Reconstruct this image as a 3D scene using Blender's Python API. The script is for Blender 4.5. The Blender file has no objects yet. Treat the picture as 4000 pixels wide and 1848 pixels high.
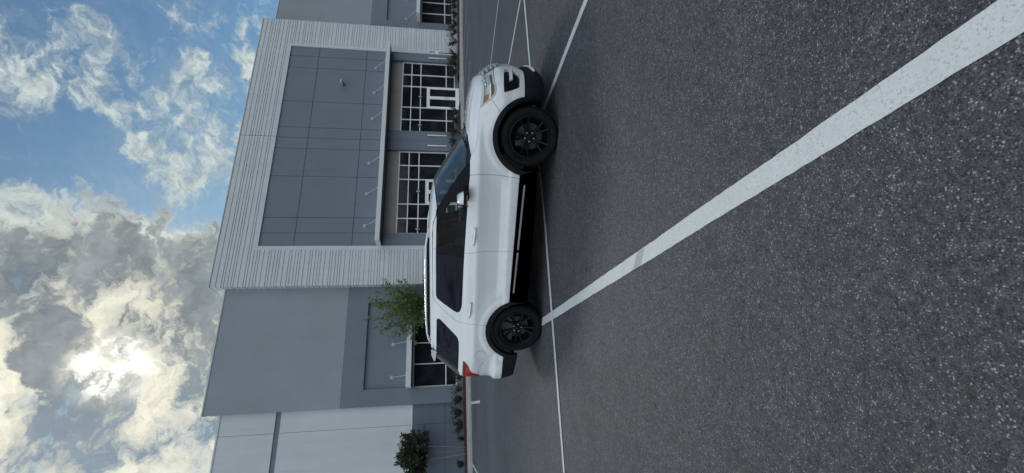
import bpy, bmesh, math, random, bisect
from math import sin, cos, pi, radians
from mathutils import Vector, Matrix
from mathutils.geometry import delaunay_2d_cdt
C = bpy.context.scene.collection
scene = bpy.context.scene
R0 = random.Random(7)

# ------------------------------------------------------------------ camera (phone held sideways)
PITCH = 0.15484; EYE = 1.514
cam_d = bpy.data.cameras.new('camera'); cam = bpy.data.objects.new('camera', cam_d); C.objects.link(cam)
cam_d.sensor_fit = 'HORIZONTAL'; cam_d.sensor_width = 36.0; cam_d.lens = 36.0*1760/4000
cam_d.clip_start = .05; cam_d.clip_end = 5000
_f = Vector((0, cos(PITCH), -sin(PITCH))); _u = Vector((0, sin(PITCH), cos(PITCH))); _r = Vector((1, 0, 0))
m = Matrix((tuple(-_u), tuple(_r), tuple(-_f))).transposed().to_4x4()
m.translation = Vector((0, 0, EYE)); cam.matrix_world = m
scene.camera = cam

# ------------------------------------------------------------------ sky, sun, exposure
SUN_EL, SUN_AZ = radians(31.9), radians(-14.3)        # azimuth from +Y, to the left
SUND = Vector((sin(SUN_AZ)*cos(SUN_EL), cos(SUN_AZ)*cos(SUN_EL), sin(SUN_EL)))
world = bpy.data.worlds.new('World'); scene.world = world; world.use_nodes = True
class NT:
    def __init__(s, tree): s.t = tree; s.t.nodes.clear()
    def n(s, typ, **kw):
        nd = s.t.nodes.new(typ)
        for k, v in kw.items():
            if k == 'inp':
                for a, b in v.items(): s.set(nd, a, b)
            else: setattr(nd, k, v)
        return nd
    def set(s, nd, key, v):
        i = nd.inputs[key]
        if hasattr(v, 'is_output') or isinstance(v, bpy.types.NodeSocket): s.t.links.new(v, i)
        else: i.default_value = v
    def math(s, op, a, b=None, c=None, clamp=False):
        nd = s.n('ShaderNodeMath', operation=op); nd.use_clamp = clamp
        for i, v in enumerate((a, b, c)):
            if v is not None: s.set(nd, i, v)
        return nd.outputs[0]
    def vmath(s, op, a, b=None, sc=None):
        nd = s.n('ShaderNodeVectorMath', operation=op)
        s.set(nd, 0, a)
        if b is not None: s.set(nd, 1, b)
        if sc is not None: s.set(nd, 'Scale', sc)
        return nd.outputs['Value'] if op in ('DOT_PRODUCT', 'LENGTH', 'DISTANCE') else nd.outputs[0]
    def noise(s, vec, scale, detail=5, rough=.55, dist=0, color=False, lac=2.0):
        nd = s.n('ShaderNodeTexNoise'); s.set(nd, 'Vector', vec)
        s.set(nd, 'Scale', scale); s.set(nd, 'Detail', detail); s.set(nd, 'Roughness', rough); s.set(nd, 'Distortion', dist); s.set(nd, 'Lacunarity', lac)
        return nd.outputs['Color' if color else 'Fac']
    def mapr(s, v, a, b, c=0, d=1, smooth=False):
        nd = s.n('ShaderNodeMapRange'); nd.interpolation_type = 'SMOOTHSTEP' if smooth else 'LINEAR'
        for i, x in enumerate((v, a, b, c, d)): s.set(nd, i, x)
        return nd.outputs[0]
    def mix(s, f, a, b, blend='MIX'):
        nd = s.n('ShaderNodeMix', data_type='RGBA', blend_type=blend)
        s.set(nd, 0, f); s.set(nd, 6, a); s.set(nd, 7, b); return nd.outputs[2]
def col(r, g, b): return (r, g, b, 1)

CW = [(0.245,0.745,0.62,0.053,1),(0.321,0.751,0.577,0.019,0.6),(0.318,0.78,0.539,0.017,0.7),(0.287,0.79,0.542,0.031,0.9),(0.271,0.809,0.522,0.032,1),(0.249,0.825,0.507,0.026,1),(0.22,0.806,0.549,0.025,0.8),(0.225,0.84,0.493,0.042,1),(0.191,0.858,0.476,0.032,1),(0.162,0.865,0.476,0.028,0.9),(0.27,0.873,0.406,0.038,1),(0.228,0.884,0.408,0.034,0.9),(0.194,0.883,0.428,0.029,0.8),(0.3,0.886,0.353,0.039,1),(0.124,0.88,0.459,0.037,1),(0.141,0.894,0.425,0.039,0.9),(0.168,0.907,0.387,0.04,0.9),(0.092,0.879,0.467,0.033,1),(0.115,0.905,0.409,0.035,0.9),(0.212,0.819,0.533,0.018,0.7),(0.25,0.772,0.584,0.02,0.6),(0.369,0.833,0.412,0.035,0.5),(0.388,0.855,0.344,0.037,0.4),(0.189,0.764,0.617,0.019,0.4)]
CD = [(-0.011,0.847,0.532,0.057),(0.033,0.877,0.479,0.041),(-0.003,0.907,0.422,0.07),(-0.057,0.885,0.462,0.054),(0.012,0.924,0.381,0.046),(-0.033,0.787,0.616,0.03),(-0.074,0.773,0.63,0.035),(-0.15,0.853,0.501,0.031),(-0.172,0.836,0.521,0.022),(-0.147,0.877,0.458,0.053),(-0.12,0.9,0.419,0.038),(-0.14,0.793,0.593,0.023),(-0.162,0.802,0.575,0.021),(-0.268,0.801,0.535,0.038),(-0.244,0.793,0.558,0.027),(-0.251,0.871,0.422,0.029),(-0.194,0.778,0.598,0.013),(-0.308,0.762,0.569,0.042),(-0.336,0.775,0.535,0.03),(-0.345,0.809,0.475,0.022),(-0.248,0.749,0.614,0.018),(-0.293,0.801,0.521,0.021),(-0.327,0.863,0.385,0.02)]
def build_sky():
    T = NT(world.node_tree)
    geo = T.n('ShaderNodeTexCoord').outputs['Generated']
    d0 = T.vmath('NORMALIZE', geo)
    sky = T.n('ShaderNodeTexSky'); sky.sky_type = 'NISHITA'; sky.sun_disc = False
    sky.sun_elevation = SUN_EL; sky.sun_rotation = SUN_AZ; sky.air_density = 1.0; sky.dust_density = .5; sky.ozone_density = 1.0
    skyc = T.mix(1.0, T.vmath('SCALE', sky.outputs[0], sc=SKY_STR), col(.66, .98, 1.12), 'MULTIPLY')
    wv = T.vmath('SUBTRACT', T.noise(d0, 10, 5, .6, color=True), (.5, .5, .5))
    wv2 = T.vmath('SUBTRACT', T.noise(d0, 38, 5, .6, color=True), (.5, .5, .5))
    d = T.vmath('NORMALIZE', T.vmath('ADD', T.vmath('ADD', d0, T.vmath('SCALE', wv, sc=.07)), T.vmath('SCALE', wv2, sc=.03)))
    def field(L, k, soft):
        acc = None
        for e in L:
            r = e[3]*k
            dot = T.vmath('DOT_PRODUCT', d, e[:3])
            v = T.mapr(dot, cos(r*soft), cos(r*.1), 0, (e[4] if len(e) > 4 else 1), True)
            acc = v if acc is None else T.math('MAXIMUM', acc, v)
        return acc
    # streaky stretched coordinates: clouds drawn out along the wind
    mp = T.n('ShaderNodeMapping'); T.set(mp, 'Vector', d); T.set(mp, 'Rotation', (0, .6, .5)); T.set(mp, 'Scale', (1.0, 1.0, 1.5))
    dm = mp.outputs[0]
    n1 = T.noise(dm, 12, 10, .60, .25); n2 = T.noise(d0, 5, 7, .6, .4); n3 = T.noise(dm, 34, 8, .66, .15); n4 = T.noise(dm, 90, 5, .6)
    fW = field(CW, 1.15, 1.6); fD = field(CD, 1.2, 1.7)
    sx = T.n('ShaderNodeSeparateXYZ'); T.set(sx, 0, d); X, Y, Z = sx.outputs
    c5 = lambda n_: T.math('SUBTRACT', n_, .5)
    deck = T.mapr(T.math('SUBTRACT', T.math('ADD', X, T.math('ADD', T.math('MULTIPLY', c5(n1), .30), T.math('MULTIPLY', c5(n3), .12))), T.math('MULTIPLY', T.math('SUBTRACT', Z, .5), .2)), .078, .006, 0, 1, True)
    gap = T.mapr(T.vmath('DOT_PRODUCT', d, (-.312, .76, .57)), cos(.12), cos(.02), 0, .35, True)
    back = T.mapr(Y, .15, -.15, 0, 1, True)
    nz = T.math('ADD', T.math('MULTIPLY', c5(n1), 2.6), T.math('ADD', T.math('MULTIPLY', c5(n3), 1.5), T.math('MULTIPLY', c5(n4), .35)))
    dens = T.math('ADD', T.math('MAXIMUM', T.math('MULTIPLY', fW, .80), T.math('MULTIPLY', deck, 1.35)), nz)
    dens = T.math('SUBTRACT', dens, gap)
    cov = T.mapr(dens, .30, 1.05, 0, 1, True)
    thin = T.math('MULTIPLY', T.mapr(T.noise(dm, 3.4, 10, .70, .5), .40, .78, 0, 1, True), .50)
    cov = T.math('SUBTRACT', 1, T.math('MULTIPLY', T.math('SUBTRACT', 1, cov), T.math('SUBTRACT', 1, thin)))
    covb = T.mapr(n2, .36, .50, 0, 1, True)
    cov = T.math('ADD', T.math('MULTIPLY', cov, T.math('SUBTRACT', 1, back)), T.math('MULTIPLY', covb, back), clamp=True)
    # thickness: grey cores against the light
    dk = T.math('ADD', T.math('MULTIPLY', fD, .72), T.math('ADD', T.math('MULTIPLY', c5(T.noise(dm, 9, 9, .62, .3)), 2.6), T.math('MULTIPLY', c5(n3), 2.2)))
    dk = T.math('ADD', dk, T.math('MULTIPLY', c5(n4), .9))
    dk = T.math('MULTIPLY', T.mapr(dk, -.02, .78, 0, 1, True), T.mapr(deck, .45, 1.0, .0, 1))
    sund = T.vmath('DOT_PRODUCT', d0, tuple(SUND))
    glow = T.mapr(sund, cos(radians(17)), cos(radians(3)), 0, 1, True)
    core = T.math('MULTIPLY', T.mapr(sund, cos(radians(4.3)), cos(radians(.6)), 0, 1, True), T.mapr(n3, .38, .56, .25, 1.0))
    tex = T.mapr(T.math('ADD', n3, T.math('MULTIPLY', c5(n4), .5)), .34, .66, .74, 1.10)
    lit = T.mix(glow, col(.60, .66, .64), col(.98, .95, .78))
    lit = T.mix(core, lit, col(1.4, 1.38, 1.25))
    lit = T.mix(T.mapr(dens, .3, 1.3, .0, 1), T.mix(1.0, lit, col(.70, .78, .86), 'MULTIPLY'), lit)
    lit = T.mix(1.0, lit, tex, 'MULTIPLY')
    shade = T.mix(T.mapr(n1, .32, .62), col(.175, .205, .225), col(.33, .365, .38))
    shade = T.mix(T.mapr(X, -.2, -.33, 0, .7), shade, col(.24, .32, .41))
    shade = T.mix(1.0, shade, T.mapr(n3, .3, .7, .90, 1.12), 'MULTIPLY')
    cloud = T.mix(T.math('MULTIPLY', dk, T.math('SUBTRACT', 1, T.math('MULTIPLY', core, .9))), lit, shade)
    bcloud = T.mix(T.mapr(n1, .35, .65), col(*BACK_A), col(*BACK_B))  # unseen bright clouds behind the camera, put in to light facade and car
    cloud = T.mix(back, cloud, bcloud)
    allc = T.mix(cov, skyc, cloud)
    allc = T.mix(1.0, allc, T.mapr(back, 0, 1, .90, 1.0), 'MULTIPLY')
    trees = T.math('MULTIPLY', T.mapr(T.math('ADD', Z, T.math('MULTIPLY', c5(T.noise(d0, 22, 6, .65)), .06)), T.mapr(Y, .05, -.1, .040, .085), T.mapr(Y, .05, -.1, .030, .070), 0, 1), 1.0)
    allc = T.mix(trees, allc, col(.028, .036, .030))
    low = T.mapr(Z, -.05, .0, 0, 1)
    allc = T.mix(low, col(.10, .11, .115), allc)
    bg = T.n('ShaderNodeBackground'); T.set(bg, 'Color', allc); T.set(bg, 'Strength', 1.0)
    o = T.n('ShaderNodeOutputWorld'); T.t.links.new(bg.outputs[0], o.inputs[0])
SKY_STR = .066; BACK_A = (.82, .90, .99); BACK_B = (1.15, 1.22, 1.29)
build_sky()
sun_d = bpy.data.lights.new('sun', 'SUN'); sun_d.energy = 1.5; sun_d.angle = radians(14); sun_d.color = (1.0, .95, .86)
sun_o = bpy.data.objects.new('sun', sun_d); C.objects.link(sun_o)
sun_o.rotation_euler = SUND.to_track_quat('Z', 'Y').to_euler(); sun_o.location = (0, 0, 30)
scene.view_settings.view_transform = 'Standard'; scene.view_settings.look = 'None'
scene.view_settings.exposure = 0.20; scene.view_settings.gamma = 1.0
scene.cycles.max_bounces = 8; scene.cycles.transparent_max_bounces = 12
scene.cycles.use_denoising = True

# ------------------------------------------------------------------ helpers
def tag(o, label=None, cat=None, group=None, kind=None):
    if label: o['label'] = label
    if cat: o['category'] = cat
    if group: o['group'] = group
    if kind: o['kind'] = kind
    return o
def empty(name, loc=(0, 0, 0), rz=0, **k):
    o = bpy.data.objects.new(name, None); C.objects.link(o); o.location = loc; o.rotation_euler = (0, 0, rz); o.empty_display_size = .2
    return tag(o, **k)
class MB:
    """collects faces; material slots by index"""
    def __init__(s): s.v = []; s.f = []; s.mi = []; s.sm = []; s.nn = {}
    def quad(s, *p, mi=0, smooth=False):
        b = len(s.v); s.v += [tuple(x) for x in p]; s.f.append(tuple(range(b, b+len(p)))); s.mi.append(mi); s.sm.append(smooth)
    def box(s, a, b, mi=0):
        (x0, y0, z0), (x1, y1, z1) = a, b
        if x0 > x1: x0, x1 = x1, x0
        if y0 > y1: y0, y1 = y1, y0
        if z0 > z1: z0, z1 = z1, z0
        n = len(s.v)
        s.v += [(x0,y0,z0),(x1,y0,z0),(x1,y1,z0),(x0,y1,z0),(x0,y0,z1),(x1,y0,z1),(x1,y1,z1),(x0,y1,z1)]
        for f in ((0,3,2,1),(4,5,6,7),(0,1,5,4),(1,2,6,5),(2,3,7,6),(3,0,4,7)):
            s.f.append(tuple(n+i for i in f)); s.mi.append(mi); s.sm.append(False)
    def bbox(s, a, b, r, mi=0):
        """box with chamfered edges"""
        bm = bmesh.new(); bmesh.ops.create_cube(bm, size=1)
        for v in bm.verts: v.co = Vector([(a[i]+b[i])/2+v.co[i]*(b[i]-a[i]) for i in range(3)])
        bmesh.ops.bevel(bm, geom=bm.edges[:], offset=r, segments=2, affect='EDGES', profile=.5)
        s.addbm(bm, mi, True)
    def addbm(s, bm, mi=0, smooth=False, M=None):
        n = len(s.v); bm.verts.index_update()
        s.v += [tuple((M @ v.co) if M else v.co) for v in bm.verts]
        for f in bm.faces: s.f.append(tuple(n+v.index for v in f.verts)); s.mi.append(mi); s.sm.append(smooth)
        bm.free()
    def grid(s, rows, mi=0, smooth=True, closeu=False, flip=False):
        n = len(s.v); w = len(rows[0])
        for r in rows: s.v += [tuple(p) for p in r]
        for i in range(len(rows)-1):
            for j in range(w if closeu else w-1):
                a, b, c, d = n+i*w+j, n+i*w+(j+1) % w, n+(i+1)*w+(j+1) % w, n+(i+1)*w+j
                s.f.append((a, d, c, b) if flip else (a, b, c, d)); s.mi.append(mi); s.sm.append(smooth)
    def tube(s, pts, r, k=8, mi=0, caps=True):
        rows = []
        P = [Vector(p) for p in pts]
        up = None
        for i, p in enumerate(P):
            t = (P[min(i+1, len(P)-1)]-P[max(i-1, 0)]).normalized()
            if up is None: up = Vector((0, 0, 1)) if abs(t.z) < .9 else Vector((1, 0, 0))
            a = t.cross(up).normalized(); b = a.cross(t).normalized(); up = b
            rr = r[i] if isinstance(r, (list, tuple)) else r
            rows.append([p+a*rr*cos(2*pi*j/k)+b*rr*sin(2*pi*j/k) for j in range(k)])
        s.grid(rows, mi, True, True)
        if caps:
            for row, rev in ((rows[0], False), (rows[-1], True)):
                n = len(s.v); s.v += [tuple(p) for p in row]; idx = tuple(range(n, n+k))
                s.f.append(idx[::-1] if rev else idx); s.mi.append(mi); s.sm.append(False)
    def lathe(s, prof, k=48, mi=0, axis='y', org=(0, 0, 0)):
        """prof: (radius, height along axis)"""
        rows = []
        for r, h in prof:
            row = []
            for j in range(k):
                a = 2*pi*j/k; c_, s_ = r*cos(a), r*sin(a)
                row.append({'y': (org[0]+c_, org[1]+h, org[2]+s_), 'z': (org[0]+c_, org[1]+s_, org[2]+h), 'x': (org[0]+h, org[1]+c_, org[2]+s_)}[axis])
            rows.append(row)
        s.grid(rows, mi, True, True)
    def build(s, name, mats, parent=None, fix=True, sharp=35, **k):
        me = bpy.data.meshes.new(name); me.from_pydata(s.v, [], s.f)
        if not isinstance(mats, (list, tuple)): mats = [mats]
        for x in mats: me.materials.append(x)
        for p, i, q in zip(me.polygons, s.mi, s.sm): p.material_index = i; p.use_smooth = q
        bm = bmesh.new(); bm.from_mesh(me)
        bmesh.ops.remove_doubles(bm, verts=bm.verts, dist=1e-5)
        if fix: bmesh.ops.recalc_face_normals(bm, faces=bm.faces)
        for e in bm.edges:
            if len(e.link_faces) == 2 and e.calc_face_angle(0) > radians(sharp): e.smooth = False
        bm.to_mesh(me); bm.free()
        o = bpy.data.objects.new(name, me); C.objects.link(o)
        if parent: o.parent = parent
        return tag(o, **k)

# ------------------------------------------------------------------ materials
def mat(name, base=(.5, .5, .5), rough=.5, metal=0, spec=.5, coat=0, fn=None, alpha=None):
    mt = bpy.data.materials.new(name); mt.use_nodes = True; T = NT(mt.node_tree)
    p = T.n('ShaderNodeBsdfPrincipled'); o = T.n('ShaderNodeOutputMaterial'); T.t.links.new(p.outputs[0], o.inputs[0])
    T.set(p, 'Base Color', col(*base)); T.set(p, 'Roughness', rough); T.set(p, 'Metallic', metal)
    T.set(p, 'Specular IOR Level', spec); T.set(p, 'Coat Weight', coat); T.set(p, 'Coat Roughness', .04)
    if fn: fn(T, p, o)
    return mt
def obj_co(T): return T.n('ShaderNodeTexCoord').outputs['Object']
def bump(T, p, h, st, dist=.01):
    b = T.n('ShaderNodeBump'); T.set(b, 'Height', h); T.set(b, 'Strength', st); T.set(b, 'Distance', dist); T.set(p, 'Normal', b.outputs[0])
def stucco(c, var=.07, st=.35, streak=.05):
    def fn(T, p, o):
        co = obj_co(T)
        a = T.noise(co, .35, 6, .6); b = T.noise(co, 90, 3, .6)
        mp = T.n('ShaderNodeMapping'); T.set(mp, 'Vector', co); T.set(mp, 'Scale', (3.0, 3.0, .12))
        s = T.noise(mp.outputs[0], 1.6, 6, .65)
        k = T.math('ADD', T.mapr(a, .3, .7, 1-var, 1+var), T.mapr(s, .35, .75, streak*.6, -streak))
        T.set(p, 'Base Color', T.mix(1.0, T.mix(1.0, col(*c), k, 'MULTIPLY'), T.mapr(b, .2, .8, .93, 1.07), 'MULTIPLY'))
        bump(T, p, b, st, .006)
    return fn
def M_(name, c, **k): return mat(name, c, rough=.85, spec=.3, fn=stucco(c, **k))
m_white = M_('painted_concrete_light', (.55, .585, .61), var=.05)
m_panel = M_('painted_concrete_slate', (.165, .195, .235), var=.05)
m_wing = M_('painted_concrete_midgrey', (.275, .31, .34), var=.06, streak=.02)
m_wingd = M_('painted_concrete_dark', (.165, .195, .23), var=.06, st=.6)
m_flank = M_('painted_concrete_palegrey', (.52, .56, .575), var=.05)
m_flankd = M_('painted_concrete_blue', (.125, .155, .195), var=.06)
m_soffit = M_('plaster_taupe', (.36, .33, .32), var=.06)
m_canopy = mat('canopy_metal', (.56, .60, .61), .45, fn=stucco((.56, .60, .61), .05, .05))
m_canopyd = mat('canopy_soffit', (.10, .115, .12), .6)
m_groove = mat('joint_sealant', (.07, .085, .10), .9)
m_alu = mat('white_aluminium', (.80, .82, .81), .4, spec=.5)
m_steel = mat('painted_steel_grey', (.55, .57, .58), .45, .2)
def glassy(name, base, spec, rough=.02, tint=None, trans=0.0):
    def fn(T, p, o):
        if trans > 0:
            g = T.n('ShaderNodeBsdfTransparent'); T.set(g, 'Color', col(*tint))
            mx = T.n('ShaderNodeMixShader'); T.set(mx, 0, trans); T.t.links.new(p.outputs[0], mx.inputs[1]); T.t.links.new(g.outputs[0], mx.inputs[2])
            T.t.links.new(mx.outputs[0], o.inputs[0])
    return mat(name, base, rough, spec=spec, fn=fn)
def storeglass(T, p, o):
    co = obj_co(T); n = T.noise(co, .9, 4, .5, .4)
    bump(T, p, T.noise(co, .7, 2, .5), .12, .05)
    T.set(p, 'Base Color', T.mix(T.mapr(n, .45, .62), col(.010, .013, .016), col(.022, .026, .032)))
m_sglass = mat('dark_storefront_glass', (.012, .015, .018), .03, spec=.24, fn=storeglass)
m_rod = mat('tie_rod_grey', (.36, .39, .41), .5)
m_fixt = mat('light_fixture_grey', (.32, .34, .35), .5)

def asphalt(T, p, o):
    co = T.n('ShaderNodeNewGeometry').outputs['Position']
    v = T.n('ShaderNodeTexVoronoi'); v.feature = 'F1'; T.set(v, 'Vector', co); T.set(v, 'Scale', 120.0)
    v2 = T.n('ShaderNodeTexVoronoi'); v2.feature = 'F1'; T.set(v2, 'Vector', co); T.set(v2, 'Scale', 190.0)
    sc = T.n('ShaderNodeSeparateColor'); T.set(sc, 0, v.outputs['Color']); r1 = sc.outputs[0]
    sc2 = T.n('ShaderNodeSeparateColor'); T.set(sc2, 0, v2.outputs['Color']); r2 = sc2.outputs[0]
    n = T.noise(co, 26, 4, .6); big = T.noise(co, .45, 6, .62, .6); mid = T.noise(co, 3.5, 5, .6)
    base = T.mix(T.mapr(r2, 0, 1), col(.011, .0125, .0145), col(.084, .091, .104))
    stone = T.mapr(r1, .48, .90, 0, 1, True)
    stone = T.math('MULTIPLY', stone, T.mapr(v.outputs['Distance'], .25, .55, 1, 0, True))
    bright = T.mix(T.mapr(sc.outputs[1], .3, .9), col(.096, .105, .112), col(.27, .285, .285))
    c = T.mix(stone, base, bright)
    sp = T.math('MULTIPLY', T.mapr(r2, .982, .99), .55)
    c = T.mix(sp, c, col(.40, .41, .38))
    k = T.math('MULTIPLY', T.mapr(big, .3, .7, .80, 1.16), T.mapr(mid, .3, .7, .88, 1.12))
    k = T.math('MULTIPLY', k, T.mapr(T.noise(co, 28, 4, .85),   .35, .65, .55, 1.42)); k = T.math('MULTIPLY', k, T.mapr(T.noise(co, 10, 3, .7), .35, .65, .86, 1.14))
    # worn lighter drive lane bands run along the rows
    sx = T.n('ShaderNodeSeparateXYZ'); T.set(sx, 0, co)
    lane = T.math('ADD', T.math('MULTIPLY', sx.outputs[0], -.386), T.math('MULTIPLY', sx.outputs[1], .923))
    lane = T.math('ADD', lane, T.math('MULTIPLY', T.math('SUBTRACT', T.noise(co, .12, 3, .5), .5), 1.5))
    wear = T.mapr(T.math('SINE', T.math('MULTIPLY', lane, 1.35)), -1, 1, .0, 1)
    far = T.mapr(lane, 2.0, 15, .94, 1.36, True)  # lens and shade falloff painted into the tone: darker near, lighter far
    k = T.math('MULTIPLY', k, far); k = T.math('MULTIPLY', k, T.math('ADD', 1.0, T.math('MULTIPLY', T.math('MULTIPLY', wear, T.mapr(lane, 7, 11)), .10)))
    # faint old paint ghosts and oil spots
    oil = T.mapr(T.noise(co, .8, 4, .6), .60, .72, 1, .80, True)
    k = T.math('MULTIPLY', k, oil)
    T.set(p, 'Base Color', T.mix(1.0, c, k, 'MULTIPLY'))
    T.set(p, 'Roughness', T.mapr(r2, 0, 1, .55, .95)); 
    h = T.math('ADD', T.math('MULTIPLY', T.mapr(v.outputs['Distance'], 0, .6, 1, 0), .7), T.math('MULTIPLY', n, .5))
    bump(T, p, h, .8, .006)
m_asphalt = mat('asphalt', (.06, .06, .06), .85, spec=.35, fn=asphalt)
def paint(T, p, o):
    co = T.n('ShaderNodeNewGeometry').outputs['Position']
    a = T.noise(co, 120, 5, .68); b = T.noise(co, 16, 5, .6); g = T.noise(co, 1.3, 4, .6)
    wear = T.mapr(T.math('ADD', T.math('MULTIPLY', a, .75), T.math('MULTIPLY', b, .25)), .50, .64, 0, .55, True)
    c = T.mix(T.mapr(b, .3, .7), col(.45, .49, .51), col(.53, .57, .58))
    c = T.mix(T.mapr(g, .45, .75, 0, .25), c, col(.40, .43, .44))
    T.set(p, 'Base Color', T.mix(wear, c, col(.16, .17, .175)))
    # crumbling edge: paint only where the noise keeps it
    bump(T, p, a, .6, .004)
m_paint = mat('road_paint', (.6, .6, .6), .7, fn=paint)
def concrete(T, p, o):
    co = T.n('ShaderNodeNewGeometry').outputs['Position']
    a = T.noise(co, 2.2, 7, .65); b = T.noise(co, 60, 3, .6)
    c = T.mix(T.mapr(a, .3, .7), col(.30, .295, .28), col(.42, .415, .40))
    T.set(p, 'Base Color', T.mix(1.0, c, T.mapr(b, .2, .8, .88, 1.1), 'MULTIPLY')); bump(T, p, b, .4, .004)
m_conc = mat('pavement_concrete', (.4, .4, .38), .9, fn=concrete)
def mulch(T, p, o):
    co = T.n('ShaderNodeNewGeometry').outputs['Position']
    v = T.noise(co, 22, 6, .7, 1.2)
    T.set(p, 'Base Color', T.mix(T.mapr(v, .35, .65), col(.012, .006, .006), col(.085, .030, .024))); bump(T, p, v, 1.0, .05)
m_mulch = mat('red_mulch', (.06, .02, .02), 1.0, fn=mulch)
def leafmat(name, a, b, c2=None):
    def fn(T, p, o):
        co = obj_co(T)
        oi = T.n('ShaderNodeNewGeometry').outputs['Random Per Island']
        c = T.mix(oi, col(*a), col(*b))
        c = T.mix(T.mapr(T.noise(co, 1.6, 3, .5), .4, .65), c, T.mix(1.0, c, col(.75, .8, .75), 'MULTIPLY'))
        if c2: c = T.mix(T.mapr(oi, .90, .92), c, col(*c2))
        T.set(p, 'Base Color', c)
        tr = T.n('ShaderNodeBsdfTranslucent'); T.set(tr, 'Color', c)
        mx = T.n('ShaderNodeMixShader'); T.set(mx, 0, .3); T.t.links.new(p.outputs[0], mx.inputs[1]); T.t.links.new(tr.outputs[0], mx.inputs[2]); T.t.links.new(mx.outputs[0], o.inputs[0])
    return mat(name, a, .6, spec=.3, fn=fn)
m_leaf = leafmat('elm_leaf', (.09, .15, .045), (.22, .29, .11))
m_leaf2 = leafmat('myrtle_leaf', (.026, .048, .026), (.065, .09, .048), (.20, .14, .15))
m_leaf3 = leafmat('shrub_leaf', (.018, .026, .016), (.05, .06, .035), (.07, .05, .055))
m_bark = mat('bark', (.16, .13, .11), .9, fn=lambda T, p, o: T.set(p, 'Base Color', T.mix(T.noise(obj_co(T), 30, 5, .6), col(.09, .07, .06), col(.26, .22, .19))))
m_bark2 = mat('myrtle_bark', (.3, .24, .22), .8, fn=lambda T, p, o: T.set(p, 'Base Color', T.mix(T.noise(obj_co(T), 20, 5, .6), col(.13, .10, .10), col(.27, .22, .215))))

# ------------------------------------------------------------------ ground
def sheet(name, pts, z, material, **k):
    b = MB(); b.quad(*[(x, y, z) for x, y in pts]); return b.build(name, material, fix=False, **k)
sheet('parking_lot', [(-900, -900), (900, -900), (900, 900), (-900, 900)], 0, m_asphalt, kind='structure')
def line_strip(p, q, w0, w1, z=.004, n=60, name='painted_line', seed=0):
    """painted stripe with a slightly wandering, chipped edge"""
    r = random.Random(seed); b = MB(); P, Q = Vector(p), Vector(q); t = (Q-P); L = t.length; t /= L; nn = Vector((-t.y, t.x)); rows = []
    n = max(2, int(L/.05))
    wob = [r.uniform(-1, 1) for _ in range(n//8+3)]
    for i in range(n+1):
        u = i/n; k = u*(len(wob)-2); j = int(k); f = k-j; wv = wob[j]*(1-f)+wob[min(j+1, len(wob)-1)]*f
        c = P+t*(L*u)+nn*wv*.0018; w = (w0+(w1-w0)*u)/2
        a = c+nn*(w+r.uniform(-.0022, .0022)); d = c-nn*(w+r.uniform(-.0022, .0022))
        rows.append([(a.x, a.y, z), (d.x, d.y, z)])
    b.grid(rows, 0, False); return b.build(name, m_paint, fix=False, kind='structure')
G1_ = Vector((cos(radians(18.3)), sin(radians(18.3)))); AD = Vector((-.3145, .9493))
A0 = Vector((.594, .99)); 
line_strip(A0-AD*1.8, Vector((-1.278, 6.637)), .125, .112, seed=1)
line_strip(Vector((-1.278, 6.637))+AD*.002, Vector((-1.278, 6.637))+AD*5.2, .112, .11, z=.0045, seed=2)
line_strip((-9.8, 3.15), (-2.95, 5.45), .085, .085, z=.008, seed=3)
line_strip((-2.948, 5.4507), (.204, 6.50), .085, .10, z=.008, seed=4)
line_strip((.206, 6.5007), (2.913, 7.625), .10, .10, z=.008, seed=5)
line_strip((2.915, 7.626), (7.4, 9.35), .10, .11, z=.008, seed=6)
line_strip((7.402, 9.351), (16, 12.6), .11, .11, z=.008, seed=66)
S1 = Vector((2.508, 4.598)); S1e = Vector((1.879, 6.68)); d1 = (S1e-S1).normalized()
line_strip(S1-d1*5, S1e+d1*.5, .10, .10, seed=7)
line_strip(S1e+d1*.52, S1e+d1*5.6, .10, .10, z=.0045, seed=8)
line_strip((4.66, 8.50), (2.6, 13.3), .095, .10, seed=9)
line_strip((7.55, 9.60), (4.72, 15.4), .10, .10, seed=10)
line_strip((-4.05, 5.1), (-5.75, 10.2), .10, .10, seed=12)
line_strip((-7.0, 4.1), (-8.7, 9.2), .10, .10, seed=13)
BA = .39572; BD = 30.51
ca, sa = cos(BA), sin(BA)
def bw(s, off): return Vector((s*ca-off*sa, BD+s*sa+off*ca))
for k in range(-3, 10):
    s = -10.7+k*2.86
    line_strip(bw(s, -3.2), bw(s-.22 if k < 1 else s-.1, -9.3 if k > 0 else -9.0), .11, .11, seed=20+k)
# grey tyre-tread smudge across the near stripe, and scuffed paint where the stripes cross
m_smudge = mat('scuffed_paint', (.38, .41, .42), .8)
def smudge(P0, P1, n, w, frac=.5):
    b = MB(); P0, P1 = Vector(P0), Vector(P1); t = (P1-P0); L = t.length; t /= L; q = Vector((-t.y, t.x)); r = random.Random(5)
    for i in range(n):
        a = L*i/n; c = a+L/n*frac*r.uniform(.8, 1.2); sk = w*.5
        pts = [P0+t*(a+sk)+q*w*.5, P0+t*(c+sk)+q*w*.5, P0+t*(c-sk)-q*w*.5, P0+t*(a-sk)-q*w*.5]
        b.quad(*[(p.x, p.y, .0056) for p in pts])
    return b.build('paint_scuff', m_smudge, fix=False, kind='structure')
smudge((-.150, 3.235), (-.197, 3.377), 7, .112)
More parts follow.
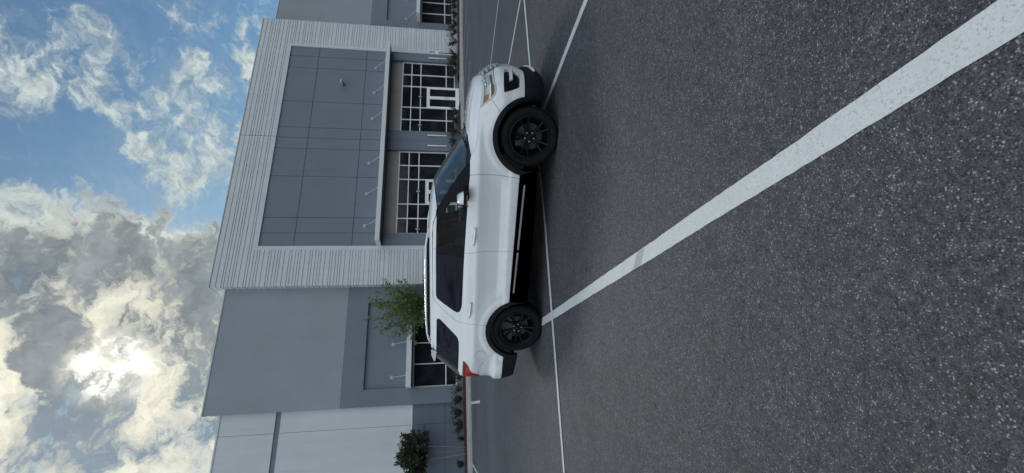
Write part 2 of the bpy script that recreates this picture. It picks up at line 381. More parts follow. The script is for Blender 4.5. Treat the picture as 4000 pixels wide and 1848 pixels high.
# dark tar drips and old stains
m_tar = mat('tar_stain', (.012, .012, .013), .7)
for i, (x, y, w_, h_) in enumerate([(-1.62, 4.15, .018, .10), (-1.22, 3.05, .02, .03), (.55, 3.9, .02, .018), (-.35, 4.6, .03, .022), (1.6, 3.7, .018, .02), (-2.2, 5.0, .02, .04), (.3, 5.2, .02, .016)]):
    r = random.Random(i); b = MB(); b.quad(*[(x+w_*cos(a)*r.uniform(.6, 1.2), y+h_*sin(a)*r.uniform(.6, 1.2), .003) for a in [2*pi*k/11 for k in range(11)]]); b.build('tar_stain', m_tar, fix=False, kind='structure')
# sidewalk with kerb; on the right it widens toward the lot where the ramp is
front = [(-40, -3.15), (12.5, -3.15), (15.5, -3.35), (17.6, -4.6), (19.6, -7.1), (21.5, -8.6), (30, -9.0), (50, -9)]
back = [(-40, -1.15), (10, -1.15), (14, -1.35), (16.5, -2.0), (18.6, -2.9), (20.5, -3.1), (30, -3.1), (50, -3.1)]
def dens(L, step=.6):
    o = []
    for a, b in zip(L, L[1:]):
        n = max(1, int(math.dist(a, b)/step))
        o += [(a[0]+(b[0]-a[0])*i/n, a[1]+(b[1]-a[1])*i/n) for i in range(n)]
    return o+[L[-1]]
b = MB()
N = 220; s_at = lambda L, u: [(lambda x: (x, next(p[1]+(q[1]-p[1])*(x-p[0])/(q[0]-p[0]) for p, q in zip(L, L[1:]) if p[0] <= x <= q[0]+1e-6)))(-40+90*u*.99999)][0]
rows = []
for i in range(N+1):
    u = i/N; f = s_at(front, u); k_ = s_at(back, u)
    P0, P1, P2, P3 = bw(f[0], f[1]), bw(f[0], f[1]+.02), bw(f[0], f[1]+.17), bw(k_[0], k_[1])
    rows.append([(P0.x, P0.y, -.02), (P0.x, P0.y, .125), (P1.x, P1.y, .145), (P2.x, P2.y, .150), (P3.x, P3.y, .152), (P3.x, P3.y, .05)])
b.grid(rows, 0, False); b.build('pavement', m_conc, sharp=20, kind='structure')
b = MB()
for i in range(45):                      # control joints, one dark groove every 2 m and one behind the kerb
    s = -38+i*2.0; f = s_at(front, (s+40)/90); k_ = s_at(back, (s+40)/90)
    p, q = bw(s, f[1]+.01), bw(s, k_[1]-.01); w = Vector((ca, sa))*.006
    b.quad((p.x-w.x, p.y-w.y, .1545), (p.x+w.x, p.y+w.y, .1545), (q.x+w.x, q.y+w.y, .1545), (q.x-w.x, q.y-w.y, .1545))
b.build('pavement_joint', m_groove, fix=False, kind='structure')
bed = MB(); slab = MB(); rr = random.Random(3)
def bedseg(s0, s1):
    rows = []; n = max(2, int((s1-s0)/.35))
    for i in range(n+1):
        s = s0+(s1-s0)*i/n; k_ = s_at(back, (s+40)/90); row = []
        for j in range(9):
            v = j/8; off = k_[1]+(.72-k_[1])*v; P = bw(s, off)
            row.append((P.x, P.y, .11 if j == 0 else .17+.09*sin(pi*min(v*1.1, 1))+rr.uniform(-.02, .02)))
        rows.append(row)
    bed.grid(rows, 0, True)
for a_, c_ in ((-40, 2.3), (4.75, 10.4), (13.2, 50)): bedseg(a_, c_)
for a_, c_ in ((2.3, 4.75), (10.4, 13.2)):
    k0, k1 = s_at(back, (a_+40)/90)[1]-.01, s_at(back, (c_+40)/90)[1]-.01
    P = [bw(a_, k0), bw(c_, k1), bw(c_, .6), bw(a_, .6)]
    slab.quad(*[(p.x, p.y, .156) for p in P]); slab.quad(*[(p.x, p.y, -.02) for p in P])
    for i in range(4): p, q = P[i], P[(i+1) % 4]; slab.quad((p.x, p.y, -.02), (q.x, q.y, -.02), (q.x, q.y, .156), (p.x, p.y, .156))
bed.build('planting_bed', m_mulch, kind='structure'); slab.build('entrance_path', m_conc, kind='structure')
# ------------------------------------------------------------------ building (local x = along the facade, y = into the building)
bld = empty('office_building', (0, BD, 0), BA, label='two-storey grey and white concrete office building with a ribbed portal around its glass entrances', cat='building')
def bpart(mb, name, mats, parent=None, **k): return mb.build(name, mats, parent or bld, **k)
PL, PR, PT = -3.26, 18.40, 15.17          # portal
OL, OR, OT = -.655, 15.80, 12.85          # opening
# ribbed form-liner profile (z, depth)
z = .0; prof = []
pat = [.30, .25, .14, .18, .20, .14]; i = 0
while z < PT-.12:
    h_ = pat[i % 6]; i += 1
    prof += [(z, -.012), (z+.034, -.012), (z+.042, .024), (z+h_-.008, .020)]; z += h_
prof = [p for p in prof if p[0] < PT-.02] + [(PT, .02)]
def rib_rows(path, z0, z1):
    """path: function depth -> list of xy points"""
    rows = []; P = [p for p in prof if z0 < p[0] < z1]
    P = [(z0, P[0][1])]+P+[(z1, P[-1][1])]
    for zz, d in P: rows.append([(x, y, zz) for x, y in path(d)])
    return rows
FW = .27
b = MB()
b.grid(rib_rows(lambda d: [(PL-d, .5), (PL-d, -d), (OL-FW, -d)], 0, PT), 0, False)
b.grid(rib_rows(lambda d: [(OR+FW, -d), (PR+d, -d), (PR+d, .5)], 0, PT), 0, False)
b.grid(rib_rows(lambda d: [(OL-FW, -d), (OR+FW, -d)], OT+.30, PT), 0, False)
# smooth margin framing the opening
b.box((OL-FW, -.03, 0), (OL, .35, OT+.30)); b.box((OR, -.03, 0), (OR+FW, .35, OT+.30)); b.box((OL, -.03, OT), (OR, .35, OT+.30))
b.quad((PL-.02, -.02, PT), (PR+.02, -.02, PT), (PR+.02, .9, PT), (PL-.02, .9, PT))
b.quad((PL-.02, .9, PT), (PR+.02, .9, PT), (PR+.02, .9, 13.3), (PL-.02, .9, 13.3))
b.quad((PL-.02, .5, PT), (PL-.02, .9, PT), (PL-.02, .9, 13.3), (PL-.02, .5, 13.3)); b.quad((PR+.02, .5, PT), (PR+.02, .9, PT), (PR+.02, .9, 13.3), (PR+.02, .5, 13.3))
bpart(b, 'ribbed_portal', m_white, label='ribbed pale portal frame around the entrances')
b = MB(); b.box((7.52, -.034, OT+.02), (7.545, -.030, PT-.02)); bpart(b, 'panel_joint', m_groove)
# slate panels with recessed joints (gaps between tiles over a dark backing)
def tiles(xs, zs, y, g=.018, depth=.06, mi=0, b=None):
    b = b or MB()
    for x0, x1 in zip(xs, xs[1:]):
        for z0, z1 in zip(zs, zs[1:]): b.box((x0+(g if x0 != xs[0] else 0), y, z0+(g if z0 != zs[0] else 0)), (x1-(g if x1 != xs[-1] else 0), y+depth, z1-(g if z1 != zs[-1] else 0)), mi)
    return b
jx = [OL, .27, 1.36, 4.44, 6.64, 7.53, 8.40, 10.67, 13.78, 14.89, OR]
b = tiles(jx, [5.40, 7.255, 10.78, OT], .05, .016); b.box((OL, .115, 5.40), (OR, .33, OT), 1)
bpart(b, 'slate_panel', [m_panel, m_groove], label='slate grey wall panels above the canopy')
b = MB(); b.bbox((12.22, -.42, 8.78), (12.50, .03, 8.94), .015); b.box((12.24, -.425, 8.772), (12.48, -.10, 8.781), 1); b.box((12.28, .0, 8.70), (12.44, .055, 9.0), 1)
bpart(b, 'wall_box_light', [m_fixt, m_canopyd])
# columns between and beside the glass
R_ = .27
for x0, x1 in ((OL, .26), (6.78, 8.42), (15.06, OR)):
    b = MB()
    if x1-x0 > 1.2: b = tiles([x0, (x0+x1)/2, x1], [.1, 5.36], .05, .006, .5); b.box((x0+.02, .12, .1), (x1-.02, .5, 5.36), 1)
    else: b.box((x0, .05, .1), (x1, .55, 5.36))
    bpart(b, 'column', [m_panel, m_groove])
for sx, zt in ((15.36, 0), (8.02, 0), (7.13, 0), (-.18, 0)):
    b = MB(); b.bbox((sx-.035, -.075, 1.14), (sx+.035, -.015, 2.54), .012); b.box((sx-.03, -.02, 1.75), (sx+.03, .052, 1.95), 1)
    bpart(b, 'wall_light', [m_alu, m_steel], label='long slim white wall light on a column')
HZ = [.52, 1.16, 3.12, 3.82, 4.50]
def bay(x0, x1, xs, dx0, dx1, y, notes, zbase=.15):
    # plaster head above, base wall below
    b = MB(); b.box((x0, y+.02, 4.53), (x1, y+.3, 5.36)); bpart(b, 'head_panel', m_soffit)
    b = MB(); b.box((x0, y-.02, 0), (dx0-.03, y+.3, .49)); bpart(b, 'base_wall', m_flankd)
    b = MB(); b.box((dx1+.03, y-.02, 0), (x1, y+.3, .49)); bpart(b, 'base_wall', m_flankd)
    fr = MB(); w = .03
    def v(x, za, zb, ww=w): fr.box((x-ww, y-.05, za), (x+ww, y+.09, zb))
    def h(z_, xa, xb, ww=w): fr.box((xa, y-.047, z_-ww), (xb, y+.087, z_+ww))
    for x in xs: v(x, .17 if abs(x-dx0) < .1 or abs(x-dx1) < .1 else .49, 4.53)
    for a, c in zip(xs, xs[1:]):
        isd = a >= dx0-.1 and c <= dx1+.1
        for q in ([2.62, 3.12, 3.82, 4.5] if isd else HZ): h(q, a+w+.001, c-w-.001)
    win = bpart(fr, 'storefront_window', m_alu, label='white gridded glass front with a double door')
    gl = MB()
    for a, c in zip(xs, xs[1:]):
        isd = a >= dx0-.1 and c <= dx1+.1
        zz = [2.62, 3.12, 3.82, 4.5] if isd else HZ
        for q, r_ in zip(zz, zz[1:]):
            t_ = R0.uniform(-.004, .004); u_ = R0.uniform(-.004, .004)
            gl.quad((a+w, y+.02+t_, q+w), (c-w, y+.02-t_, q+w), (c-w, y+.02-t_+u_, r_-w), (a+w, y+.02+t_+u_, r_-w))
    bpart(gl, 'glass', m_sglass, win, fix=False)
    mid = (dx0+dx1)/2
    for (a, c, hs) in ((dx0+.035, mid-.006, 1), (mid+.006, dx1-.035, -1)):
        d = MB(); st = .13
        d.box((a, y-.04, .18), (a+st, y+.02, 2.58)); d.box((c-st, y-.04, .18), (c, y+.02, 2.58))
        d.box((a+st, y-.038, 2.42), (c-st, y+.018, 2.58)); d.box((a+st, y-.038, .18), (c-st, y+.018, .46))
        door = bpart(d, 'door', m_alu)
        g = MB(); g.quad((a+st, y-.01, .46), (c-st, y-.01, .46), (c-st, y-.01, 2.42), (a+st, y-.01, 2.42)); bpart(g, 'glass', m_sglass, door, fix=False)
        hx = c-.06 if hs == 1 else a+.06
        t = MB(); t.tube([(hx, y-.04, .98), (hx, y-.11, 1.0), (hx, y-.11, 1.28), (hx, y-.04, 1.30)], .014, 8); bpart(t, 'handle', m_steel, door)
    for nx in notes:
        b = MB(); b.bbox((nx-.05, y-.12, 2.99), (nx+.05, y-.055, 3.26), .015); b.bbox((nx-.13, y-.13, 3.08), (nx+.13, y-.06, 3.16), .02)
        bpart(b, 'emergency_light', m_fixt, win)
bay(8.42, 15.06, [8.48, 9.57, 10.70, 12.68, 13.82, 15.0], 10.70, 12.68, .28, (11.69, 9.07))
bay(.26, 6.78, [.32, 1.43, 2.52, 4.46, 5.59, 6.72], 2.52, 4.46, .28, (3.49, .62))
# canopies
def canopy(x0, x1, z0, z1, y0, y1, rods, zp, yw):
    b = MB(); b.box((x0, y0, z0), (x1, y0+.10, z1)); b.box((x0, y0+.10, z0), (x0+.1, y1, z1)); b.box((x1-.1, y0+.10, z0), (x1, y1, z1))
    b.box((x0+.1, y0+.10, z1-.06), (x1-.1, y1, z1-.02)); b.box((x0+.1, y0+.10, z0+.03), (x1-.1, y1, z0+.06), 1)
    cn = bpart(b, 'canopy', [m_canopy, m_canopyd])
    for rx, px_ in rods:
        t = MB(); t.tube([(px_, yw-.02, zp), (rx, y0+.22, z1+.04)], .022, 8)
        t.bbox((px_-.11, yw-.035, zp-.11), (px_+.11, yw-.001, zp+.11), .008); t.bbox((px_-.03, yw-.10, zp-.05), (px_+.03, yw-.02, zp+.05), .008)
        t.bbox((rx-.03, y0+.17, z1-.03), (rx+.03, y0+.27, z1+.10), .01)
        bpart(t, 'tie_rod', m_rod, cn)
canopy(OL+.004, OR-.004, 5.40, 5.68, -1.06, .046, [(x, x) for x in (14.1, 11.73, 9.35, 5.56, 3.17, .77)], 6.52, .05)
# wings beside the portal
def wing(x0, x1, rx0, rx1, wx0, wx1, mulls, rods, top, side):
    y = .5; yr = .58
    b = MB(); b.box((x0, y, 7.285), (x1, y+.5, top)); bpart(b, 'upper_wall', m_wing)
    b = MB()
    b.box((x0, y+.004, 6.045), (x1, y+.5, 7.281)); b.box((x0, y+.004, 0), (rx0, y+.5, 6.041)); b.box((rx1, y+.004, 0), (x1, y+.5, 6.041))
    b.box((rx0+.002, yr+.10, 3.57), (rx1-.002, yr+.4, 6.041), 1)
    b.box((rx0+.002, yr+.10, 0), (rx1-.002, yr+.4, .60))
    bpart(b, 'lower_wall', [m_wingd, m_panel])
    canopy(rx0-.03, rx1+.03, 3.27, 3.56, y-1.0, yr+.09, rods, 4.44, yr+.10)
    yy = yr+.2; fr = MB(); w = .03
    for x in mulls: fr.box((x-w, yy-.05, .60), (x+w, yy+.09, 3.24))
    for a, c in zip(mulls, mulls[1:]):
        for q in (.63, 1.26, 3.20): fr.box((a+w, yy-.047, q-w), (c-w, yy+.087, q+w))
    win = bpart(fr, 'storefront_window', m_alu)
    gl = MB()
    for a, c in zip(mulls, mulls[1:]):
        for q, r_ in ((.66, 1.23), (1.29, 3.17)):
            t_ = R0.uniform(-.004, .004)
            gl.quad((a+w, yy+.02+t_, q), (c-w, yy+.02-t_, q), (c-w, yy+.02-t_, r_), (a+w, yy+.02+t_, r_))
    bpart(gl, 'glass', m_sglass, win, fix=False)
    return win
wl = wing(-10.44, PL, -9.50, -4.28, -9.5, -4.3, [-9.45, -8.13, -6.86, -5.58, -4.33], [(-6.92, -6.90), (-8.86, -8.86)], 14.45, -1)
b = MB(); b.bbox((-6.99, .6, 3.06), (-6.73, .70, 3.14), .015); b.bbox((-6.93, .6, 3.14), (-6.79, .69, 3.24), .015); bpart(b, 'emergency_light', m_alu, wl)
wing(PR, 25.6, 19.72, 24.9, 19.7, 24.9, [19.80, 21.05, 22.35, 23.6, 24.85], [(20.15, 20.15), (22.4, 22.4)], 14.53, 1)
# far left flank: pale panels over a blue base
y = .72
b = tiles([-40, -29, -20.5, -11.55, -10.44], [3.24, 5.36], y, .008, .3); tiles([-40, -29, -20.5, -11.55, -10.44], [5.36, 10.44], y, .008, .3, b=b); tiles([-40, -29, -20.5, -11.55, -10.44], [10.72, 13.58], y, .008, .3, b=b)
b.box((-40, y+.10, 3.2), (-10.46, y+.29, 10.42), 1); b.box((-40, y+.10, 10.74), (-10.46, y+.29, 13.5), 1)
bpart(b, 'flank_wall', [m_white, m_groove])
b = MB(); b.box((-40, y+.05, 10.444), (-10.44, y+.3, 10.716)); bpart(b, 'accent_band', m_wingd)
b = tiles([-40, -29, -20.5, -11.55, -10.44], [0, 1.33, 3.20], y+.006, .010, .3); b.box((-40, y+.11, 0), (-10.46, y+.29, 3.19), 1); bpart(b, 'base_wall', [m_flankd, m_groove])
b = MB(); b.box((-40, y-.02, 3.205), (-10.45, y+.05, 3.237)); bpart(b, 'reveal_strip', m_alu)
# flashing along the parapets and body behind
b = MB(); b.box((-40, y-.03, 13.58), (-10.44, y+.34, 13.66)); b.box((-10.47, .47, 14.45), (PL-.05, .9, 14.52)); b.box((PR+.05, .47, 14.53), (25.63, .9, 14.60)); b.box((PL-.05, -.06, PT), (PR+.05, .95, PT+.05))
bpart(b, 'parapet_flashing', m_white)
b = MB(); b.box((-40, 1.05, 0), (25.6, 34, 13.3)); b.box((-10.44, .98, 7), (25.6, 1.6, 14.3)); b.box((-.6, .95, 0), (15.7, 1.04, 5.3), 1); bpart(b, 'building_core', [m_wing, m_groove])
b = MB(); b.box((25.6, .72, 0), (60, 34, 13.4)); bpart(b, 'end_wall', m_white)

# ------------------------------------------------------------------ accessible parking sign
sp = bw(14.76, -1.25)
sgn = empty('parking_sign', (sp.x, sp.y, .16), BA, label='small blue and white accessible parking sign on a black post by the ribbed wall', cat='sign')
b = MB(); b.tube([(0, 0, 0), (0, 0, 2.34)], .032, 10); b.build('post', mat('black_post', (.015, .016, .018), .4), sgn)
m_sw = mat('sign_white', (.72, .74, .74), .4); m_sb = mat('sign_blue', (.02, .12, .42), .4); m_sg = mat('sign_green', (.04, .22, .14), .4)
b = MB(); b.box((-.15, -.045, 1.83), (.15, -.034, 2.36)); sp_ = b.build('sign_plate', m_sw, sgn)
b = MB(); b.box((-.12, -.051, 1.90), (.12, -.047, 1.94)); b.build('lettering_band', m_sb, sp_)
b = MB(); b.box((-.10, -.051, 2.08), (.10, -.046, 2.27)); bb = b.build('symbol_panel', m_sb, sp_)
b = MB()                         # wheelchair symbol
ring = [(.045*cos(a)-.005, .045*sin(a)+2.145) for a in [radians(d) for d in range(120, 400, 20)]]
for (x0, z0), (x1, z1) in zip(ring, ring[1:]): b.quad((x0*.82, -.054, 2.145+(z0-2.145)*.82), (x1*.82, -.054, 2.145+(z1-2.145)*.82), (x1*1.1, -.054, 2.145+(z1-2.145)*1.1), (x0*1.1, -.054, 2.145+(z0-2.145)*1.1))
b.box((-.012, -.055, 2.165), (.004, -.052, 2.215)); b.box((-.012, -.055, 2.16), (.035, -.052, 2.174)); b.box((.025, -.055, 2.12), (.04, -.052, 2.165)); b.lathe([(0, -.054), (.012, -.054)], 14, org=(-.004, 0, 2.237))
b.build('symbol', m_sw, sp_)
b = MB(); b.box((-.125, -.051, 2.31), (.125, -.046, 2.325)); b.build('lettering_band', m_sg, sp_)
b = MB(); b.box((-.125, -.051, 1.97), (.125, -.046, 2.03)); b.build('lettering_band', m_sg, sp_)
b = MB(); b.box((-.15, -.045, 1.60), (.15, -.034, 1.79)); b.box((-.15, -.046, 1.62), (.15, -.045, 1.63)); b.build('fine_plate', m_sw, sgn)

# ------------------------------------------------------------------ plants
def leaf_quad(b, p, d, size, r, mi=0):
    d = d.normalized(); a = d.cross(Vector((r.uniform(-1, 1), r.uniform(-1, 1), r.uniform(-1, 1)))).normalized()
    n_ = a.cross(d)*r.uniform(-.25, .25)*size
    w = size*.32; L = size
    b.quad(p, p+d*L*.5+a*w+n_, p+d*L, p+d*L*.5-a*w+n_, mi=mi)
def tree(name, loc, crown_c, crown_r, n_shoots, leafn, lsize, mleaf, mbark, stems, label, cat, seed, spike=1.0, trunk_z=None, lean=.0, up=.5):
    r = random.Random(seed); t = empty(name, loc, r.uniform(0, 6), label=label, cat=cat)
    br = MB(); lf = MB(); cz = Vector(crown_c)
    tops = []
    for k in range(stems):
        a = 2*pi*k/stems+r.uniform(-.4, .4); base = Vector((cos(a)*.05*stems, sin(a)*.05*stems, 0)); q = Vector((cos(a)*crown_r[0]*.28, sin(a)*crown_r[0]*.28, cz.z-crown_r[2]*.35))
        if stems == 1: base = Vector((0, 0, 0)); q = Vector((.05, .03, cz.z-crown_r[2]*.5))
        mid = base.lerp(q, .5)+Vector((r.uniform(-.08, .08), r.uniform(-.08, .08), 0))
        rad = .07 if stems == 1 else .026
        br.tube([base, mid, q], [rad, rad*.8, rad*.55], 8); tops.append((q, rad*.55))
    for i in range(n_shoots):
        q, rad = r.choice(tops)
        th = r.uniform(0, 2*pi); zz = r.uniform(-.55, 1) if i % 3 else r.uniform(.2, 1)
        rr_ = math.sqrt(max(0, 1-zz*zz)); k = r.uniform(.72, 1.12)*spike if r.random() < .8 else r.uniform(.35, .7)
        e = cz+Vector((cos(th)*rr_*crown_r[0]*k, sin(th)*rr_*crown_r[1]*k, zz*crown_r[2]*k))
        c1 = q.lerp(e, .4)+Vector((0, 0, up*crown_r[2]*.35*r.random())); pts = [q.lerp(q, 0)]+[(q*(1-u)**2+c1*2*u*(1-u)+e*u*u) for u in (.25, .5, .75, 1)]
        br.tube(pts, [rad*.6, rad*.42, rad*.28, rad*.17, rad*.08], 5, caps=False)
        for j in range(leafn):
            u = r.uniform(.22, 1.02)**.8; p = q*(1-u)**2+c1*2*u*(1-u)+e*u*u
            tg = ((c1-q)*(1-u)+(e-c1)*u).normalized()
            jit = Vector((r.gauss(0, 1), r.gauss(0, 1), r.gauss(0, .8)))
            spread = .03+.16*(1-u)
            leaf_quad(lf, p+jit*spread*crown_r[0]*.45, tg+jit*.8+Vector((0, 0, -.25)), lsize*r.uniform(.6, 1.25), r)
    br.build('trunk', mbark, t); lf.build('crown', mleaf, t, fix=False, sharp=180)
    return t
tp = bw(-4.95, -1.0)
tree('elm_tree', (tp.x, tp.y, .17), (0, 0, 3.30), (1.95, 1.7, 2.45), 90, 42, .165, m_leaf, m_bark, 1, 'young green tree with loose upright shoots, standing behind the car roof', 'tree', 5, 1.0)
tp = bw(-13.05, -.55)
tree('crape_myrtle', (tp.x, tp.y, .17), (0, 0, 2.66), (1.6, 1.25, 1.12), 125, 90, .13, m_leaf2, m_bark2, 4, 'dark round crape myrtle with pinkish seed heads and thin bare stems before the blue wall', 'tree', 8, .95, up=.2)
def shrub(s, off, h, w, seed, label, dense=1.0, idx=0):
    r = random.Random(seed); P = bw(s, off); t = empty('shrub', (P.x, P.y, .20), r.uniform(0, 6), label=label, cat='shrub', group='shrubs along the foot of the building')
    st = MB(); lf = MB(); w *= r.uniform(.9, 1.35); h *= r.uniform(.85, 1.2)
    for k in range(int(14*dense)+4):
        a = r.uniform(0, 2*pi); e = Vector((cos(a)*w*.5*r.uniform(.3, 1), sin(a)*w*.5*r.uniform(.3, 1), h*r.uniform(.45, 1)))
        st.tube([(0, 0, -.03), e*.5+Vector((0, 0, h*.1)), e], [.009, .006, .003], 4, caps=False)
        for j in range(int(26*dense)):
            u = r.uniform(.25, 1.0); p = e*u+Vector((r.gauss(0, .04), r.gauss(0, .04), r.gauss(0, .03)+h*.05))
            leaf_quad(lf, p, Vector((r.uniform(-1, 1), r.uniform(-1, 1), r.uniform(-.3, 1))), r.uniform(.05, .10), r)
    st.build('stem', m_bark, t); lf.build('foliage', m_leaf3, t, fix=False, sharp=180); return t
shr = [(-15.0, .6, .5, .55, 'sparse little shrub at the far left behind the thin stems of the myrtle'), (-13.72, .62, .5, .8, 'small dark shrub in front of the two myrtle stems'),
       (-12.45, .42, .35, .55, 'lowest dark shrub standing alone right of the myrtle stems'), (-11.78, .80, .75, 1.0, 'bushy dark shrub left of the grey corner joint'),
       (-11.05, .78, .7, 1.0, 'dark shrub just left of the corner where the blue wall ends'), (-10.3, .86, .6, .9, 'thin shrub with bare twigs at the corner of the grey wing'),
       (-9.75, .75, .6, .7, 'twiggy grey shrub below the left corner of the low window'), (-9.1, .8, .6, .7, 'airy shrub below the low window beside the tail of the car')]
for i, (s, h, w, dn, lb) in enumerate(shr): shrub(s, -.35+.12*((i*7) % 3-1), h, w*(1.35 if i > 2 else 1), 40+i, lb, dn*1.15)
shr2 = [(-8.2, .8, .8), (-7.2, .7, .8), (-6.2, .75, .8), (-3.9, .8, .9), (-2.2, .8, .9), (-.9, .8, .9), (.9, .85, 1.0), (1.9, .8, .9), (5.3, .9, 1.0), (6.3, .95, 1.05), (7.2, .85, .95), (8.15, .95, 1.05), (9.0, .9, 1.0), (9.9, .85, 1.0), (13.75, 1.0, 1.1), (14.55, .95, 1.0), (15.4, 1.05, 1.1), (16.3, .85, .9), (17.2, .9, 1.0), (17.95, .8, .9), (18.8, .75, 1.0), (19.7, .8, 1.0), (20.6, .85, 1.0), (21.6, .8, 1.0), (22.7, .8, 1.0)]
lab2 = {13.75: 'leafy shrub left of the accessible parking sign post', 14.55: 'shrub directly behind the accessible parking sign post', 15.4: 'tallest shrub right of the sign post against the ribbed wall', 16.3: 'small shrub at the middle of the right ribbed leg', 17.2: 'shrub near the right edge of the ribbed portal', 17.95: 'shrub at the right corner of the ribbed portal',
        18.8: 'shrub just right of the ribbed portal', 19.7: 'shrub under the left corner of the right wing window', 20.6: 'shrub under the first pane of the right wing window', 21.6: 'shrub under the second pane of the right wing window', 22.7: 'shrub at the far right edge under the wing window',
        9.9: 'shrub left of the right-hand double door', 9.0: 'shrub two places left of the right-hand double door', 8.15: 'shrub below the right one of the paired wall lights', 7.2: 'shrub below the left one of the paired wall lights', 6.3: 'shrub left of the paired column, below the left glass front', 5.3: 'shrub right of the left-hand double door, partly behind the bonnet'}
for i, (s, h, w) in enumerate(shr2):
    if s in (-8.2, -7.2, -6.2, -3.9, -2.2, -.9, .9, 1.9): continue          # nothing of these shows behind the car
    shrub(s, (-.45 if s < 16 else -1.0 if s < 17.5 else -1.3)+.1*((i*5) % 3-1), h*.88, w, 90+i, lab2.get(s, 'low dark shrub at the foot of the building, hidden behind the parked car'), 1.15)
# ------------------------------------------------------------------ the parked SUV (local x forward from the rear axle, y left, z up)
def lerp_tab(tab,x):
    if x<=tab[0][0]: return tab[0][1]
    for (a,fa),(b,fb) in zip(tab,tab[1:]):
        if x<=b:
            u=(x-a)/(b-a); return fa+(fb-fa)*u
    return tab[-1][1]
def pchip(tab,x):
    n=len(tab)
    if x<=tab[0][0]: return tab[0][1]
    if x>=tab[-1][0]: return tab[-1][1]
    for i in range(n-1):
        if x<=tab[i+1][0]: break
    def sl(j): return (tab[j+1][1]-tab[j][1])/(tab[j+1][0]-tab[j][0])
    def d(j):
        if j==0: return sl(0)
        if j==n-1: return sl(n-2)
        a,b=sl(j-1),sl(j)
        return 0 if a*b<=0 else 2*a*b/(a+b)
    h=tab[i+1][0]-tab[i][0]; u=(x-tab[i][0])/h
    return ((1+2*u)*(1-u)**2*tab[i][1]+u*(1-u)**2*h*d(i)+u*u*(3-2*u)*tab[i+1][1]+u*u*(u-1)*h*d(i+1))
# plan outline, right-hand side: (x, q) q = distance from the centre line
PLAN=[(-1.15,0),(-1.14,.25),(-1.115,.48),(-1.06,.68),(-.96,.82),(-.80,.905),(-.55,.945),(-.2,.965),(.3,.975),(1.0,.98),(1.7,.98),(2.4,.978),(2.8,.97),(3.05,.955),(3.25,.925),(3.42,.87),(3.55,.78),(3.65,.64),(3.72,.45),(3.755,.22),(3.765,0)]
def _build():
    pts=[]
    P=[(PLAN[1][0],-PLAN[1][1])]+PLAN+[(PLAN[-2][0],-PLAN[-2][1])]
    for i in range(1,len(P)-2):
        p0,p1,p2,p3=P[i-1:i+3]
        for k in range(12):
            u=k/12
            f=lambda a,b,c,d:.5*((2*b)+(-a+c)*u+(2*a-5*b+4*c-d)*u*u+(-a+3*b-3*c+d)*u**3)
            pts.append((f(p0[0],p1[0],p2[0],p3[0]),f(p0[1],p1[1],p2[1],p3[1])))
    pts.append(PLAN[-1])
    L=[0]
    for a,b in zip(pts,pts[1:]): L.append(L[-1]+math.dist(a,b))
    # anchor t=x at x=1.3
    for (a,b,la,lb) in zip(pts,pts[1:],L,L[1:]):
        if a[0]<=1.3<b[0]: t0=la+(1.3-a[0])/(b[0]-a[0])*(lb-la)
    T=[l-t0+1.3 for l in L]
    return pts,T
_P,_T=_build(); T0,T1=_T[0],_T[-1]
def plan(t):
    t=min(max(t,T0),T1)
    i=min(max(bisect.bisect_right(_T,t)-1,0),len(_P)-2)
    u=(t-_T[i])/(_T[i+1]-_T[i]); a,b=_P[i],_P[i+1]
    def tan(j):
        j0,j1=max(j-1,0),min(j+1,len(_P)-1)
        dx,dy=_P[j1][0]-_P[j0][0],_P[j1][1]-_P[j0][1]
        l=math.hypot(dx,dy); return dx/l,dy/l
    ta,tb=tan(i),tan(i+1); tx,ty=ta[0]+(tb[0]-ta[0])*u,ta[1]+(tb[1]-ta[1])*u
    if i==0 and u<.5 or t<=T0: tx,ty=(0,1) if t<=T0 else (tx,ty)
    if t>=T1: tx,ty=(0,-1)
    l=math.hypot(tx,ty); tx/=l;ty/=l
    return (a[0]+(b[0]-a[0])*u, a[1]+(b[1]-a[1])*u),(-ty,tx)   # outward normal in (x,q)
SIDE=[(.20,-.14),(.27,-.07),(.33,-.022),(.40,0),(.47,.006),(.50,.010),(.56,.014),(.60,.012),(.66,-.004),(.74,-.018),(.86,-.014),(.96,-.002),(1.015,.006),(1.04,.004),(1.10,-.014),(1.16,-.036),(1.20,-.058),(1.35,-.115),(1.5,-.18),(1.60,-.235),(1.66,-.285),(1.70,-.34),(1.74,-.45)]
FRONT=[(.15,-.14),(.22,-.09),(.28,-.06),(.34,-.045),(.42,-.03),(.50,-.01),(.60,0),(.72,.0),(.82,-.005),(.90,-.02),(.98,-.045),(1.04,-.075),(1.10,-.13),(1.2,-.3)]
NOSE=[(.15,-.12),(.22,-.06),(.30,-.02),(.36,-.02),(.42,-.02),(.50,-.01),(.60,0),(.74,0),(.80,-.012),(.86,-.040),(.92,-.085),(.98,-.13),(1.04,-.18),(1.10,-.25),(1.2,-.4)]
REAR=[(.30,-.10),(.38,-.03),(.48,-.0),(.60,.02),(.68,.015),(.74,-.03),(.80,-.045),(.90,-.045),(1.0,-.04),(1.1,-.045),(1.2,-.06),(1.25,-.10),(1.35,-.17),(1.5,-.27),(1.60,-.33),(1.66,-.38)]
def ss(a,b,x):
    u=min(max((x-a)/(b-a),0),1); return u*u*(3-2*u)
WF,WR,WZ=2.865,0.0,.372
